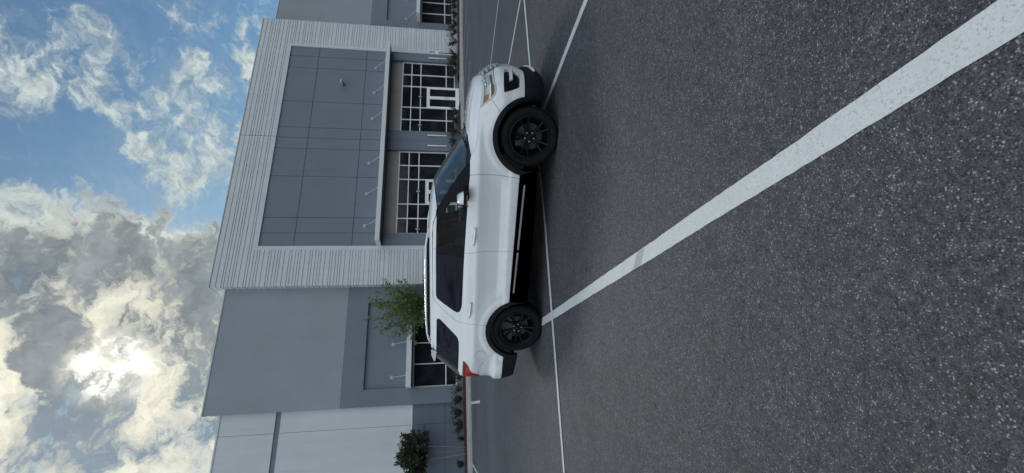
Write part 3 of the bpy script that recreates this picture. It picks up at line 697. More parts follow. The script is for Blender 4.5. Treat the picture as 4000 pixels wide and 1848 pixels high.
def off(t,z):
    o=pchip(SIDE,z)
    wf=ss(2.75,3.35,t)
    if wf>0: o=o*(1-wf)+pchip(FRONT,z)*wf
    wn=ss(3.45,3.80,t)
    if wn>0: o=o*(1-wn)+pchip(NOSE,z)*wn
    wr=ss(-.35,-1.0,t) if t<-.35 else 0
    if wr>0: o=o*(1-wr)+pchip(REAR,z)*wr
    # greenhouse narrows a little toward the nose and tail
    g=ss(1.15,1.3,z)
    if t>1.2: o-=g*.05*((t-1.2)/1.3)**2
    for cx in (WF,WR):
        r=math.hypot(t-cx,z-WZ)
        o+=.011*(1-ss(.53,.62,r)) if z<1 else 0
        if r<.8 and z<1:     # fill the side hollow around the arch
            f=1-ss(.58,.8,r); o+=f*(max(0,.006-pchip(SIDE,z)))*.8*ss(.30,.45,z)
    return o
def S(t,z,e=0):
    (x,q),(nx,nq)=plan(t); o=off(t,z)+e
    return (x+nx*o, q+nq*o, z)    # q = distance to the right of the centre line

car = empty('parked_suv', (-1.0817, 7.6359, 0), -.34288, label='white three-row SUV with black wheels and grey lower cladding parked across the painted lines', cat='car')
def carpaint(T, p, o):
    co = obj_co(T); n = T.noise(co, 1.3, 5, .6)
    T.set(p, 'Base Color', T.mix(T.mapr(n, .3, .7), col(.655, .685, .705), col(.705, .73, .745)))
    sx = T.n('ShaderNodeSeparateXYZ'); T.set(sx, 0, co)
    dirt = T.math('MULTIPLY', T.mapr(T.noise(co, 9, 6, .7), .42, .7), T.mapr(sx.outputs[2], .75, .45, 0, .28))
    T.set(p, 'Base Color', T.mix(dirt, T.mix(T.mapr(n, .3, .7), col(.655, .685, .705), col(.705, .73, .745)), col(.30, .29, .27)))
m_body = mat('white_car_paint', (.74, .76, .78), .33, spec=.5, coat=1.0, fn=carpaint)
m_clad = mat('grained_black_plastic', (.009, .0105, .0135), .6, spec=.18)
m_under = mat('underbody_black', (.006, .006, .007), .95, spec=.1)
m_gap = mat('panel_gap_black', (.012, .013, .015), .8, spec=.1)
m_blackgl = mat('gloss_black_trim', (.007, .008, .012), .25, spec=.10)
m_chrome = mat('chrome', (.78, .80, .82), .12, 1.0)
m_hand = mat('bright_handle', (.80, .83, .86), .3, .75)
m_chrome_s = mat('satin_chrome', (.74, .76, .78), .28, .85)
m_tyre = mat('tyre_rubber', (.013, .013, .014), .8, spec=.12, fn=lambda T, p, o: (T.set(p, 'Base Color', T.mix(T.mapr(T.noise(obj_co(T), 14, 5, .6), .35, .75), col(.006, .0065, .008), col(.013, .014, .015)))))
m_rim = mat('black_wheel_paint', (.007, .0075, .009), .38, spec=.18)
m_disc = mat('brake_disc_steel', (.035, .037, .04), .5, .5)
m_nut = mat('bright_nut', (.8, .8, .82), .2, 1.0)
m_privacy = glassy('privacy_glass', (.009, .010, .017), .11, .03)
m_clear = glassy('tinted_clear_glass', (.012, .018, .018), .55, .02, (.70, .84, .80), .80)
m_wind = glassy('windshield_glass', (.02, .03, .035), 1.0, .02, (.45, .54, .54), .35)
next(n for n in m_wind.node_tree.nodes if n.type == 'BSDF_PRINCIPLED').inputs['Coat Weight'].default_value = 1.0
m_lens = glassy('lamp_lens', (.5, .52, .50), .6, .06, (.92, .95, .92), .80)
m_red = mat('red_lamp_lens', (.42, .004, .012), .22, spec=.2, coat=.15)
m_redd = mat('dark_red_lamp', (.09, .003, .006), .25, spec=.2, coat=.1)
m_lamp_in = mat('lamp_bowl', (.66, .68, .64), .35, .15)
m_lamp_dark = mat('lamp_dark', (.16, .17, .17), .3, .5)
m_amber = mat('amber_reflector', (.42, .10, .03), .3)
m_int = mat('dark_cabin_trim', (.035, .035, .038), .8)
m_seat = mat('grey_seat_fabric', (.10, .10, .105), .9)

def pip(p, L):
    x, y = p; c = False
    for (x0, y0), (x1, y1) in zip(L, L[1:]+L[:1]):
        if (y0 > y) != (y1 > y) and x < (x1-x0)*(y-y0)/(y1-y0)+x0: c = not c
    return c
def area(L): return sum(a[0]*b[1]-b[0]*a[1] for a, b in zip(L, L[1:]+L[:1]))/2
def chaikin(L, n=1):
    for _ in range(n): L = [q for a, b in zip(L, L[1:]+L[:1]) for q in ((a[0]*.8+b[0]*.2, a[1]*.8+b[1]*.2), (a[0]*.2+b[0]*.8, a[1]*.2+b[1]*.8))]
    return L
def inset(L, d):
    sg = 1 if area(L) > 0 else -1; o = []
    for i in range(len(L)):
        a, b, c = Vector(L[i-1]), Vector(L[i]), Vector(L[(i+1) % len(L)])
        u, v = (b-a), (c-b)
        if u.length < 1e-6 or v.length < 1e-6: o.append(tuple(b)); continue
        u.normalize(); v.normalize(); n1, n2 = Vector((-u.y, u.x))*sg, Vector((-v.y, v.x))*sg
        k = n1+n2; 
        if k.length < .3: o.append(tuple(b+n1*d)); continue
        k.normalize(); o.append(tuple(b+k*(d/max(.5, k.dot(n1)))))
    return o
def densify(L, s=.03):
    o = []
    for a, b in zip(L, L[1:]+L[:1]):
        n = max(1, int(math.ceil(math.dist(a, b)/s)))
        o += [(a[0]+(b[0]-a[0])*i/n, a[1]+(b[1]-a[1])*i/n) for i in range(n)]
    return o
def SN(t, z):
    a, b_ = Vector(S(t-.004, z)), Vector(S(t+.004, z)); c, d = Vector(S(t, z-.004)), Vector(S(t, z+.004))
    return (b_-a).cross(d-c).normalized()          # (x, q, z) frame
def surf_panel(name, outer, material, parent, side=1, e=0.0, gap=.0025, holes=(), depth=.014, step=.035, surf=None, both=False, **k):
    """panel lying on the body side surface; outline in (t, z). side=1 right-hand side of the car"""
    SF = surf or (lambda t, z, ee: S(t, z, ee))
    outer = densify(inset(list(outer), gap)); holes = [densify(list(h)) for h in holes]
    pts = list(outer); edges = [(i, (i+1) % len(outer)) for i in range(len(outer))]
    for h in holes:
        n = len(pts); pts += h; edges += [(n+i, n+(i+1) % len(h)) for i in range(len(h))]
    xs = [p[0] for p in outer]; zs = [p[1] for p in outer]
    nb = list(pts)
    gx = min(xs)
    while gx < max(xs):
        gz = min(zs)
        while gz < max(zs):
            q = (gx+.0013, gz+.0017)
            if pip(q, outer) and not any(pip(q, h) for h in holes) and min((q[0]-p[0])**2+(q[1]-p[1])**2 for p in nb) > (step*.45)**2: pts.append(q)
            gz += step*.7
        gx += step
    vs, _, fs, _, _, _ = delaunay_2d_cdt([Vector(p) for p in pts], edges, [], 0, 1e-6)
    tri = []
    for f in fs:
        cx_ = sum(vs[i].x for i in f)/3; cz_ = sum(vs[i].y for i in f)/3
        if pip((cx_, cz_), outer) and not any(pip((cx_, cz_), h) for h in holes): tri.append(tuple(f))
    me = bpy.data.meshes.new(name); V = []; F = []; Nn = []
    sides = (1, -1) if both else (side,)
    for sd in sides:
        n = len(V)
        for v in vs:
            x, q, z = SF(v.x, v.y, e); V.append((x, -q*sd, z)); nn = SN(v.x, v.y) if surf is None else Vector((0, 1, 0)); Nn.append(Vector((nn.x, -nn.y*sd, nn.z)))
        m0 = len(F)
        F += [tuple(n+i for i in (f if sd == 1 else f[::-1])) for f in tri]
        # thickness rim
        from collections import Counter
        cnt = Counter(); 
        for f in tri:
            for a, b_ in ((f[0], f[1]), (f[1], f[2]), (f[2], f[0])): cnt[(a, b_)] += 1
        bd = [ed for ed in cnt if (ed[1], ed[0]) not in cnt]
        top = {}; low = {}
        for a, b_ in bd:
            for i in (a, b_):
                if i not in low:
                    x, q, z = SF(vs[i].x, vs[i].y, e); top[i] = len(V); V.append((x, -q*sd, z)); Nn.append(None)
                    x, q, z = SF(vs[i].x, vs[i].y, e-depth); low[i] = len(V); V.append((x, -q*sd, z)); Nn.append(None)
            r_ = (top[a], low[a], low[b_], top[b_]); F.append(r_ if sd == 1 else r_[::-1])
    me.from_pydata(V, [], F); me.materials.append(material)
    sgn_ = None
    for p in me.polygons: p.use_smooth = len(p.vertices) == 3
    me.update()
    # orient so that faces look outward
    p0 = next(p for p in me.polygons if len(p.vertices) == 3 and Nn[p.vertices[0]] is not None)
    if surf is None and p0.normal.dot(Nn[p0.vertices[0]]) < 0:
        me.flip_normals()
    if surf is None:
        nl = []
        for p in me.polygons:
            for vi in p.vertices: nl.append(tuple(Nn[vi]) if (Nn[vi] is not None and len(p.vertices) == 3) else (0, 0, 0))
        me.normals_split_custom_set(nl)
    o = bpy.data.objects.new(name, me); C.objects.link(o); o.parent = parent
    return tag(o, **k)

AR = .512; AZ = .355
def arc(cx, a0, a1, n=22, r=AR, cz=AZ): return [(cx+r*cos(radians(a0+(a1-a0)*i/n)), cz+r*sin(radians(a0+(a1-a0)*i/n))) for i in range(n+1)]
low = lambda t: .487+(2.378-t)*.026
ang = lambda cx, p: math.degrees(math.atan2(p[1]-AZ, p[0]-cx))
cutF = [(2.343,1.147),(2.361,1.06),(2.363,.951),(2.362,.85),(2.357,.751),(2.343,.62),(2.321,low(2.321))]
cutB = [(1.228,1.200),(1.255,1.06),(1.269,.999),(1.271,.895),(1.276,.70),(1.286,low(1.286))]
belt = [(2.343,1.147),(2.15,1.160),(1.953,1.170),(1.643,1.183),(1.337,1.196),(1.228,1.200),(1.0,1.209),(.78,1.214),(.569,1.219),(.40,1.224)]
dlo_r = [(.344,1.232),(.285,1.255),(.268,1.285),(.281,1.325),(.349,1.437),(.425,1.555),(.447,1.583),(.49,1.596)]
topz = 1.594
doorrear = [(.50,1.641),(.44,1.632),(.393,1.613),(.297,1.520),(.189,1.390),(.128,1.303),(.106,1.237),(.108,1.145),(.110,1.04),(.102,.95),(.092,.865)]
gapF = [(3.156,.779),(3.244,.836),(3.328,.891)]
aF1 = ang(WF, gapF[0]); aR1 = ang(WR, doorrear[-1])
T_G = -1.03                                           # tailgate seam
hood_edge = [(3.92,.985),(3.80,.992),(3.60,1.003),(3.46,1.007),(3.3,1.016),(3.209,1.028),(3.1,1.038),(3.0,1.047),(2.9,1.056),(2.79,1.066),(2.71,1.078),(2.665,1.100),(2.611,1.134)]
lampR = [(3.224,1.011),(3.342,1.006),(3.461,1.001),(3.60,.997),(3.72,.990),(3.82,.984),(3.90,.975),(3.914,.915),(3.884,.838),(3.75,.846),(3.632,.847),(3.574,.843),(3.533,.832),(3.48,.829),(3.413,.832),(3.37,.850),(3.328,.891)]
bot = lambda ts: [(t, low(t)) for t in ts]
# panel outlines
fender = arc(WF, ang(WF, (2.378, .488)), aF1)+gapF+[(3.224,1.014)]+hood_edge[5:]+[(2.54,1.150),(2.461,1.147)]+cutF
fdoor = cutF[::-1]+belt[1:6]+cutB[1:]+bot([1.6, 2.0])
rdoor = cutB[::-1]+belt[6:]+dlo_r+[(.8,topz),(1.228,topz),(1.228,1.641),(.9,1.644),(.612,1.645)]+doorrear+arc(WR, aR1, ang(WR, (.483, .537)), 14)[1:]+bot([.6, .9, 1.1])
fframe = [(1.228,topz),(1.5,1.590),(1.72,1.583),(1.66,1.612),(1.60,1.627),(1.52,1.636),(1.228,1.641)]
qglass = [(.079,1.584),(.098,1.572),(.10,1.55),(.085,1.525),(-.007,1.430),(-.111,1.325),(-.150,1.290),(-.19,1.272),(-.259,1.259),(-.392,1.256),(-.653,1.258),(-.885,1.260),(-.80,1.34),(-.70,1.44),(-.575,1.585),(-.3,1.588)]
quarter = doorrear[::-1]+[(.3,1.648),(0,1.650),(-.3,1.650),(-.50,1.640),(-.56,1.600)]+[(-.3,1.592),(.07,1.588)]+qglass[1:12]+[(-.93,1.245),(-1.01,1.205),(-.99,1.185)]+[(-.718,1.190),(-.583,1.186),(-.592,1.158),(-.678,1.103),(-.786,1.074),(-.839,1.039),(-.911,.938)]+[(-.855,.943),(-.748,.944),(-.592,.880),(-.412,.751),(-.375,.715)]+arc(WR, ang(WR, (-.370, .715)), aR1, 14)[1:-1]
tailR = [(-.583,1.186),(-.592,1.158),(-.678,1.103),(-.786,1.074),(-.839,1.039),(-.905,.942),(-.955,.918),(-1.10,.915),(-1.34,.93),(-1.34,1.00),(-1.20,1.03),(-1.13,1.10),(-1.13,1.178),(-.97,1.183),(-.718,1.189)]
TM = T0+.0005
rbumper = [(-.375,.715),(-.412,.751),(-.592,.880),(-.748,.944),(-.855,.943),(-.911,.938),(-.955,.915),(-1.05,.912),(-1.117,.907),(-1.132,.806),(-1.3,.768),(TM,.76),(TM,.575),(-1.2,.577),(-.9,.578),(-.47,.577)]+arc(WR, ang(WR, (-.462, .577)), ang(WR, (-.370, .715)), 6)[1:-1]
tailgate = [(-1.345,1.245),(TM,1.245),(TM,.765),(-1.31,.77),(-1.135,.81),(-1.12,.91),(-1.345,.925)]
tailgate_side = [(-1.02,1.205),(-1.12,1.245),(-1.345,1.245),(-1.345,1.01),(-1.21,1.035),(-1.14,1.105),(-1.135,1.182)]
rval = [(-.455,.577),(-.9,.573),(-1.2,.572),(TM,.570),(TM,.34),(-1.25,.345),(-1.02,.375),(-.80,.372),(-.60,.360),(-.47,.350),(-.44,.40)]
fog = chaikin([(3.870,.700),(3.880,.610),(3.829,.575),(3.743,.511),(3.527,.524),(3.488,.535),(3.444,.635),(3.410,.715),(3.418,.734),(3.53,.734),(3.70,.722)])
fbumper = [gapF[0], gapF[1], gapF[2]]+[(3.37,.850),(3.413,.832),(3.48,.829),(3.533,.832),(3.574,.843),(3.632,.847),(3.75,.846),(3.884,.838),(3.93,.828),(3.98,.73),(T1-.0005,.72),(T1-.0005,.60),(4.10,.60),(3.99,.52),(3.864,.444),(3.668,.450),(3.473,.458),(3.366,.462)]+arc(WF, ang(WF, (3.363, .462)), aF1, 14)[1:-1]
fval = [(3.40,.458),(3.668,.446),(3.864,.440),(3.99,.50),(4.02,.38),(T1-.0005,.36),(T1-.0005,.165),(3.9,.165),(3.6,.17),(3.42,.185),(3.34,.25),(3.335,.38)]
TX = T1-.0005
# ---- dark inner shell seen through every gap
surf_panel('inner_shell', [(2.45,.46),(2.45,1.10),(1.2,1.16),(.36,1.18),(.2,1.3),(.35,1.5),(.5,1.61),(1.6,1.61),(1.9,1.55),(1.6,1.66),(.5,1.67),(-.5,1.655),(-.62,1.57),(.07,1.592),(.13,1.56),(-.12,1.30),(-.3,1.24),(-.9,1.24),(-1.2,1.22),(TM,1.22),(TM,.40),(-.5,.40)]+arc(WR, ang(WR,(-.5,.40)), ang(WR,(.5,.42)), 16, AR+.0)+[(.6,.42),(2.3,.40)], m_gap, car, e=-.020, both=True)
surf_panel('front_shell', arc(WF, 180-12, 14, 16, AR)+[(3.5,.40),(TX,.40),(TX,.97),(3.80,.975),(3.3,.99),(3.0,1.03),(2.66,1.06),(2.43,1.10),(2.40,.46)], m_gap, car, e=-.075, both=True)
for sd in (1, -1):
    fe = surf_panel('fender', fender, m_body, car, sd)
    fd = surf_panel('front_door', fdoor, m_body, car, sd)
    surf_panel('door_frame', fframe, m_body, fd, sd, gap=.001)
    rd = surf_panel('rear_door', rdoor, m_body, car, sd)
    qp = surf_panel('quarter_panel', quarter, m_body, car, sd)
    surf_panel('quarter_window', qglass, m_privacy, car, sd, e=-.004, gap=.001)
    tl = surf_panel('tail_light', tailR, m_red, car, sd, e=.004)
    surf_panel('dark_lens', [(-.60,1.178),(-.66,1.135),(-.75,1.14),(-.90,1.165),(-.90,1.178)], m_redd, tl, sd, e=.0055, gap=0)
    surf_panel('dark_lens', [(-.93,.935),(-1.30,.94),(-1.30,.975),(-.96,.985)], m_redd, tl, sd, e=.0055, gap=0)
    surf_panel('tailgate_corner', tailgate_side, m_body, car, sd)
    # glass and black trim of the doors
    surf_panel('pillar_trim', [(2.343,1.150),(2.461,1.150),(2.475,1.195),(2.378,1.255),(2.239,1.343),(2.088,1.435),(1.923,1.528),(1.817,1.580),(1.70,1.582),(1.60,1.575),(1.71,1.525),(1.903,1.412),(2.06,1.30),(2.14,1.20),(2.13,1.165),(2.25,1.156)], m_blackgl, car, sd, e=-.004, gap=.001)
    surf_panel('window', [(2.125,1.166),(2.135,1.20),(2.055,1.298),(1.90,1.41),(1.708,1.522),(1.595,1.573),(1.55,1.590),(1.30,1.593),(1.275,1.59),(1.320,1.30),(1.330,1.20),(1.643,1.185),(1.953,1.172)], m_clear, fd, sd, e=-.010, gap=.001)
    surf_panel('pillar_trim', [(1.329,1.198),(1.318,1.30),(1.273,1.592),(1.150,1.594),(1.165,1.40),(1.17,1.207),(1.228,1.202)], m_blackgl, car, sd, e=-.005, gap=.001)
    surf_panel('window', [(1.168,1.206),(1.163,1.40),(1.148,1.593),(.8,1.593),(.49,1.594)]+dlo_r[:-1][::-1]+[(.40,1.226),(.569,1.221),(.78,1.216),(1.0,1.211)], m_privacy, rd, sd, e=-.008, gap=.001)
    # cladding: sills, arch lips
    surf_panel('sill_cladding', [(2.322,low(2.3)-.003),(2.0,low(2.0)-.003),(1.6,low(1.6)-.003),(1.2,low(1.2)-.003),(.8,low(.8)-.003),(.49,low(.5)-.003),(.47,.42),(.46,.24),(1.0,.225),(1.6,.22),(2.2,.225),(2.42,.24),(2.395,.42),(2.36,low(2.37)-.003)], m_clad, car, sd, e=.012, gap=0, depth=.03)
    surf_panel('arch_trim', arc(WF, ang(WF,(2.36,.46)), ang(WF,(3.372,.45)), 28, AR+.003)+[(3.37,.38),(3.335,.36)]+arc(WF, .7, 182, 28, .452)+[(2.41,.24),(2.38,.30)], m_clad, car, sd, e=.010, gap=0, depth=.06)
    surf_panel('arch_trim', arc(WR, ang(WR,(-.470,.565)), ang(WR,(.49,.53)), 28, AR+.003)+[(.50,.42),(.47,.24),(.44,.24)]+arc(WR, -3, 174, 28, .454)+[(-.44,.36),(-.475,.35)], m_clad, car, sd, e=.010, gap=0, depth=.06)
    for dd, a_, c_ in ((fd, 2.243, 1.300), (rd, 1.272, .627)):
        zl = lambda t: .417+(2.243-t)*.040
        surf_panel('chrome_strip', [(a_, zl(a_)-.013), (a_-.02, zl(a_-.02)+.012), (c_+.01, zl(c_)+.011), (c_, zl(c_)-.011)], m_chrome_s, dd, sd, e=.020, gap=0, depth=.01)
    # fuel flap only on the right
    if sd == 1:
        surf_panel('fuel_flap', [(-.452+.094*cos(radians(a)), .932+.083*sin(radians(a))) for a in range(0, 360, 12)], m_body, qp, sd, e=.0035, gap=0, depth=.004)
        surf_panel('flap_gap', [(-.452+.0968*cos(radians(a)), .932+.0858*sin(radians(a))) for a in range(0, 360, 12)], m_gap, qp, sd, e=.0012, gap=0, depth=.003)
    # handles
    for dd, hx, hz in ((fd, 1.492, 1.066), (rd, .345, 1.103)):
        b = MB()
        rows = []
        for i in range(13):
            u = i/12; t = hx+.135-.27*u; lift = .040*(sin(pi*min(max(u*1.05-.02, 0), 1))**.45); zz = hz-.012+.024*u
            x, q, z_ = S(t, zz)
            row = []
            for j in range(8):
                a = 2*pi*j/8; row.append((x, -sd*(q+lift+.008*cos(a)), z_+.017*(1-.25*abs(2*u-1))*sin(a)))
            rows.append(row)
        b.grid(rows, 0, True, True)
        x, q, z_ = S(hx+.12, hz-.01); b.lathe([(0, .012), (.018, .010), (.018, -.01)], 12, org=(x, -sd*(q+.012) if sd == 1 else q+.01, z_))
        hd = b.build('handle', m_hand, dd)
        surf_panel('handle_cup', [(hx-.005+.052*cos(radians(a)), hz+.044*sin(radians(a))) for a in range(0, 360, 20)], mat('cup_shade', (.60, .62, .64), .4) if 'cup_shade' not in bpy.data.materials else bpy.data.materials['cup_shade'], dd, sd, e=.002, gap=0, depth=.003)
    # head lamp
    hl = surf_panel('headlight', lampR, m_lens, car, sd, e=.002, gap=.002, depth=.004)
    surf_panel('lamp_bowl', inset(lampR, .004), m_lamp_in, hl, sd, e=-.045, gap=0, depth=.01)
    surf_panel('lamp_rim', lampR, m_lamp_in, hl, sd, e=-.002, gap=.004, holes=[inset(lampR, .020)], depth=.042)
    surf_panel('reflector', [(3.29,.985),(3.38,.985),(3.42,.90),(3.40,.860),(3.345,.905)], m_amber, hl, sd, e=-.036, gap=0)
    surf_panel('lamp_divider', [(3.33,.922),(3.40,.912),(3.89,.915),(3.89,.895),(3.40,.892),(3.35,.900)], m_chrome_s, hl, sd, e=-.018, gap=0, depth=.02)
    surf_panel('lower_lamp', [(3.38,.888),(3.84,.890),(3.82,.852),(3.60,.850),(3.53,.838),(3.42,.838)], m_lamp_dark, hl, sd, e=-.030, gap=0)
    for bt in (3.60, 3.78):
        x, q, z_ = S(bt, .950, -.055); (px_, py_), (nx_, ny_) = plan(bt)
        bm = bmesh.new(); bmesh.ops.create_uvsphere(bm, u_segments=16, v_segments=10, radius=.038)
        b = MB(); b.addbm(bm, 0, True, Matrix.Translation((x, -sd*q, z_))); b.lathe([(.050, .0), (.044, .016), (.040, .0)], 20, axis='x', org=(x+.005, -sd*q, z_)); b.build('projector', m_chrome, hl)
    # fog lamp pocket
    fp = surf_panel('fog_pocket', fog, m_clad, car, sd, e=-.045, gap=-.004, depth=.005)
    surf_panel('fog_lens', [(3.50,.56),(3.74,.545),(3.80,.60),(3.79,.66),(3.52,.69),(3.475,.66)], m_blackgl, fp, sd, e=-.030, gap=0, depth=.012)
    surf_panel('bumper_bar', [(3.60,.655),(3.90,.640),(3.90,.598),(3.62,.612)], m_body, car, sd, e=.000, gap=0, depth=.03)
    # mirror
    b = MB(); mx, mq = 2.07, 1.085
    bm = bmesh.new(); bmesh.ops.create_cube(bm, size=1); bmesh.ops.subdivide_edges(bm, edges=bm.edges[:], cuts=3, use_grid_fill=True)
    for v in bm.verts:
        c_ = v.co*2; f_ = Vector((c_.x*math.sqrt(max(0, 1-c_.y**2/2.6-c_.z**2/2.6)), c_.y*math.sqrt(max(0, 1-c_.x**2/3-c_.z**2/3)), c_.z*math.sqrt(max(0, 1-c_.x**2/2.8-c_.y**2/2.8))))
        v.co = Vector((mx+f_.x*.085-.03*f_.z, -sd*(mq-.01+f_.y*.115), 1.233+f_.z*.080))
    up_ = bm.copy()
    bmesh.ops.bisect_plane(up_, geom=up_.verts[:]+up_.edges[:]+up_.faces[:], plane_co=(0, 0, 1.235), plane_no=(0, 0, 1), clear_inner=True)
    bmesh.ops.bisect_plane(bm, geom=bm.verts[:]+bm.edges[:]+bm.faces[:], plane_co=(0, 0, 1.2335), plane_no=(0, 0, 1), clear_outer=True)
    b = MB(); b.addbm(bm, 0, True)
    x, q, z_ = S(2.13, 1.17); b.grid([[(x+.05-.005*i, -sd*(q-.02+.03*i), 1.155+.008*i) for i in (0, 1, 2, 3, 4)], [(x+.06-.005*i, -sd*(q-.02+.03*i), 1.205+.004*i) for i in (0, 1, 2, 3, 4)], [(x-.06+.002*i, -sd*(q-.02+.03*i), 1.205+.004*i) for i in (0, 1, 2, 3, 4)], [(x-.05+.002*i, -sd*(q-.02+.03*i), 1.155+.008*i) for i in (0, 1, 2, 3, 4)]], 0, True)
    mir = b.build('mirror', m_clad, car, sharp=60)
    b = MB(); b.addbm(up_, 0, True); b.build('mirror_cap', m_body, mir, sharp=60)
    b = MB(); b.bbox((mx-.075, -sd*(mq+.105)-.012, 1.182), (mx+.065, -sd*(mq+.105)+.012, 1.196), .005); b.build('turn_signal', m_lens, mir)
    b = MB(); b.quad(*[(mx-.100, -sd*(mq+dy_), 1.24+dz_) for dy_, dz_ in ((-.09, -.07), (.09, -.07), (.09, .07), (-.09, .07))]); b.build('mirror_glass', m_chrome, mir)
# ---- full-width panels
surf_panel('tailgate', tailgate, m_body, car, both=True)
surf_panel('rear_bumper', rbumper, m_body, car, both=True)
surf_panel('rear_valance', rval, m_clad, car, both=True, e=-.003, depth=.05)
surf_panel('front_bumper', fbumper, m_body, car, both=True, holes=[fog], depth=.045)
surf_panel('front_valance', fval, m_clad, car, both=True, e=.0, depth=.05)
surf_panel('skid_lip', [(3.95,.322),(TX,.325),(TX,.290),(3.88,.290)], m_alu, car, both=True, e=.018, gap=0, depth=.02)
gr = surf_panel('grille', [(3.918,.975),(TX,.975),(TX,.725),(3.985,.735),(3.935,.835),(3.90,.85)], m_blackgl, car, both=True, e=-.045, depth=.01)
for za, zb, ee in ((.953,.975,.004),(.905,.922,.008),(.850,.867,.008),(.795,.812,.008),(.740,.757,.004)):
    ts = 3.925 if za > .85 else 3.955 if za > .78 else 3.995
    surf_panel('grille_bar', [(ts,zb),(TX,zb),(TX,za),(ts+.01,za)], m_chrome_s, gr, both=True, e=ee, gap=0, depth=.05)
surf_panel('lower_grille', [(4.10,.598),(TX,.598),(TX,.365),(4.02,.38),(4.0,.51)], m_clad, car, both=True, e=-.04, depth=.01)
# ---- bonnet
rowsH = [((3.92,.985),3.605,.980),((3.88,.990),3.600,1.010),((3.80,.995),3.585,1.040),((3.70,1.001),3.55,1.070),((3.58,1.008),3.49,1.096),((3.46,1.013),3.44,1.108),((3.3,1.022),3.38,1.124),((3.209,1.033),3.33,1.135),((3.1,1.043),3.30,1.146),((3.0,1.052),3.22,1.155),((2.9,1.061),3.14,1.163),((2.79,1.071),3.07,1.169),((2.71,1.083),3.00,1.173),((2.665,1.104),2.96,1.177),((2.615,1.136),2.92,1.182)]
def arch(E, xc, zc, n=18, p=2.2, ridge=0, xp=1.6):
    """from the right edge E=(x,q,z) over the centre line to the mirrored edge"""
    out = []
    for i in range(2*n+1):
        f = abs(i-n)/n; sg = 1 if i <= n else -1              # f 1 at edge, 0 at centre
        x = xc+(E[0]-xc)*f**xp; z_ = zc+(E[2]-zc)*f**p
        if ridge: z_ += ridge*(math.exp(-((f-.62)/.07)**2)-.6*math.exp(-((f-.50)/.09)**2))
        out.append((x, -sg*E[1]*f, z_))
    return out
b = MB(); rw = []
for k, ((t, z_), xc, zc) in enumerate(rowsH):
    E = S(t, z_, -.002); rw.append(arch(E, xc, zc, 22, 2.6, .013*min(1, k/3)*min(1, (13-k)/2), 2.2))
first = [(x, y, z_-.03) for x, y, z_ in rw[0]]
b.grid([first]+rw+[[(x+.01, y, z_-.02) for x, y, z_ in rw[-1]]], 0, True)
# side skirt of the bonnet
b.grid([[r[0] for r in rw], [(r[0][0], r[0][1]+.004, r[0][2]-.02) for r in rw]], 0, True); b.grid([[r[-1] for r in rw], [(r[-1][0], r[-1][1]-.004, r[-1][2]-.02) for r in rw]], 0, True)
b.build('hood', m_body, car, sharp=50)
# ---- windscreen, cowl, roof, rear glass
apl = [(2.470,1.197),(2.378,1.257),(2.239,1.345),(2.088,1.437),(1.923,1.530),(1.830,1.582)]
ctr = [(2.86,1.165),(2.72,1.245),(2.56,1.345),(2.39,1.450),(2.22,1.555),(2.10,1.622)]
b = MB(); rw = [arch(S(t, z_, -.006), xc, zc, 14, 2.2, 0, 2.0) for (t, z_), (xc, zc) in zip(apl, ctr)]
b.grid(rw, 0, True); b.build('windshield', m_wind, car, sharp=80)
b = MB(); cw = [arch(S(2.611, 1.128, -.03), 2.90, 1.150, 14, 2.2, 0, 2.0), arch(S(2.55, 1.140, -.008), 2.88, 1.152, 14, 2.2, 0, 2.0), [(x, y, z_-.004) for x, y, z_ in rw[0]]]
b.grid(cw, 0, True)
b.grid([[(x-.03, y*.97, z_-.01) for x, y, z_ in rw[0]], rw[0]], 0, True); b.build('cowl', m_clad, car, sharp=60)
for sg, y0 in ((1, -.60), (1, .10)):
    b = MB(); b.tube([(2.70 if y0 < 0 else 2.84, y0, 1.170), (2.72 if y0 < 0 else 2.80, y0+.15, 1.205), (2.73, y0+.50, 1.235)], [.012, .009, .006], 6); b.tube([(2.66 if y0 < 0 else 2.80, y0-.05, 1.190), (2.77, y0+.28, 1.222), (2.74, y0+.60, 1.243)], .007, 6)
    b.lathe([(.025, -.015), (.025, .02), (.0, .025)], 12, axis='z', org=(2.70 if y0 < 0 else 2.84, y0, 1.165)); b.build('wiper', m_clad, car)
rowsR = [((1.838,1.580),2.095,1.628),((1.80,1.600),2.05,1.642),((1.72,1.627),1.97,1.660),((1.62,1.655),1.86,1.682),((1.45,1.680),1.66,1.705),((1.2,1.690),1.30,1.728),((.8,1.694),.85,1.742),((.4,1.694),.4,1.742),((0,1.690),0,1.732),((-.3,1.684),-.33,1.717),((-.5,1.672),-.56,1.700),((-.60,1.650),-.70,1.690)]
b = MB(); rw2 = [arch(S(t, z_), xc, zc, 14, 2.0, 0, 2.2) for (t, z_), xc, zc in rowsR]
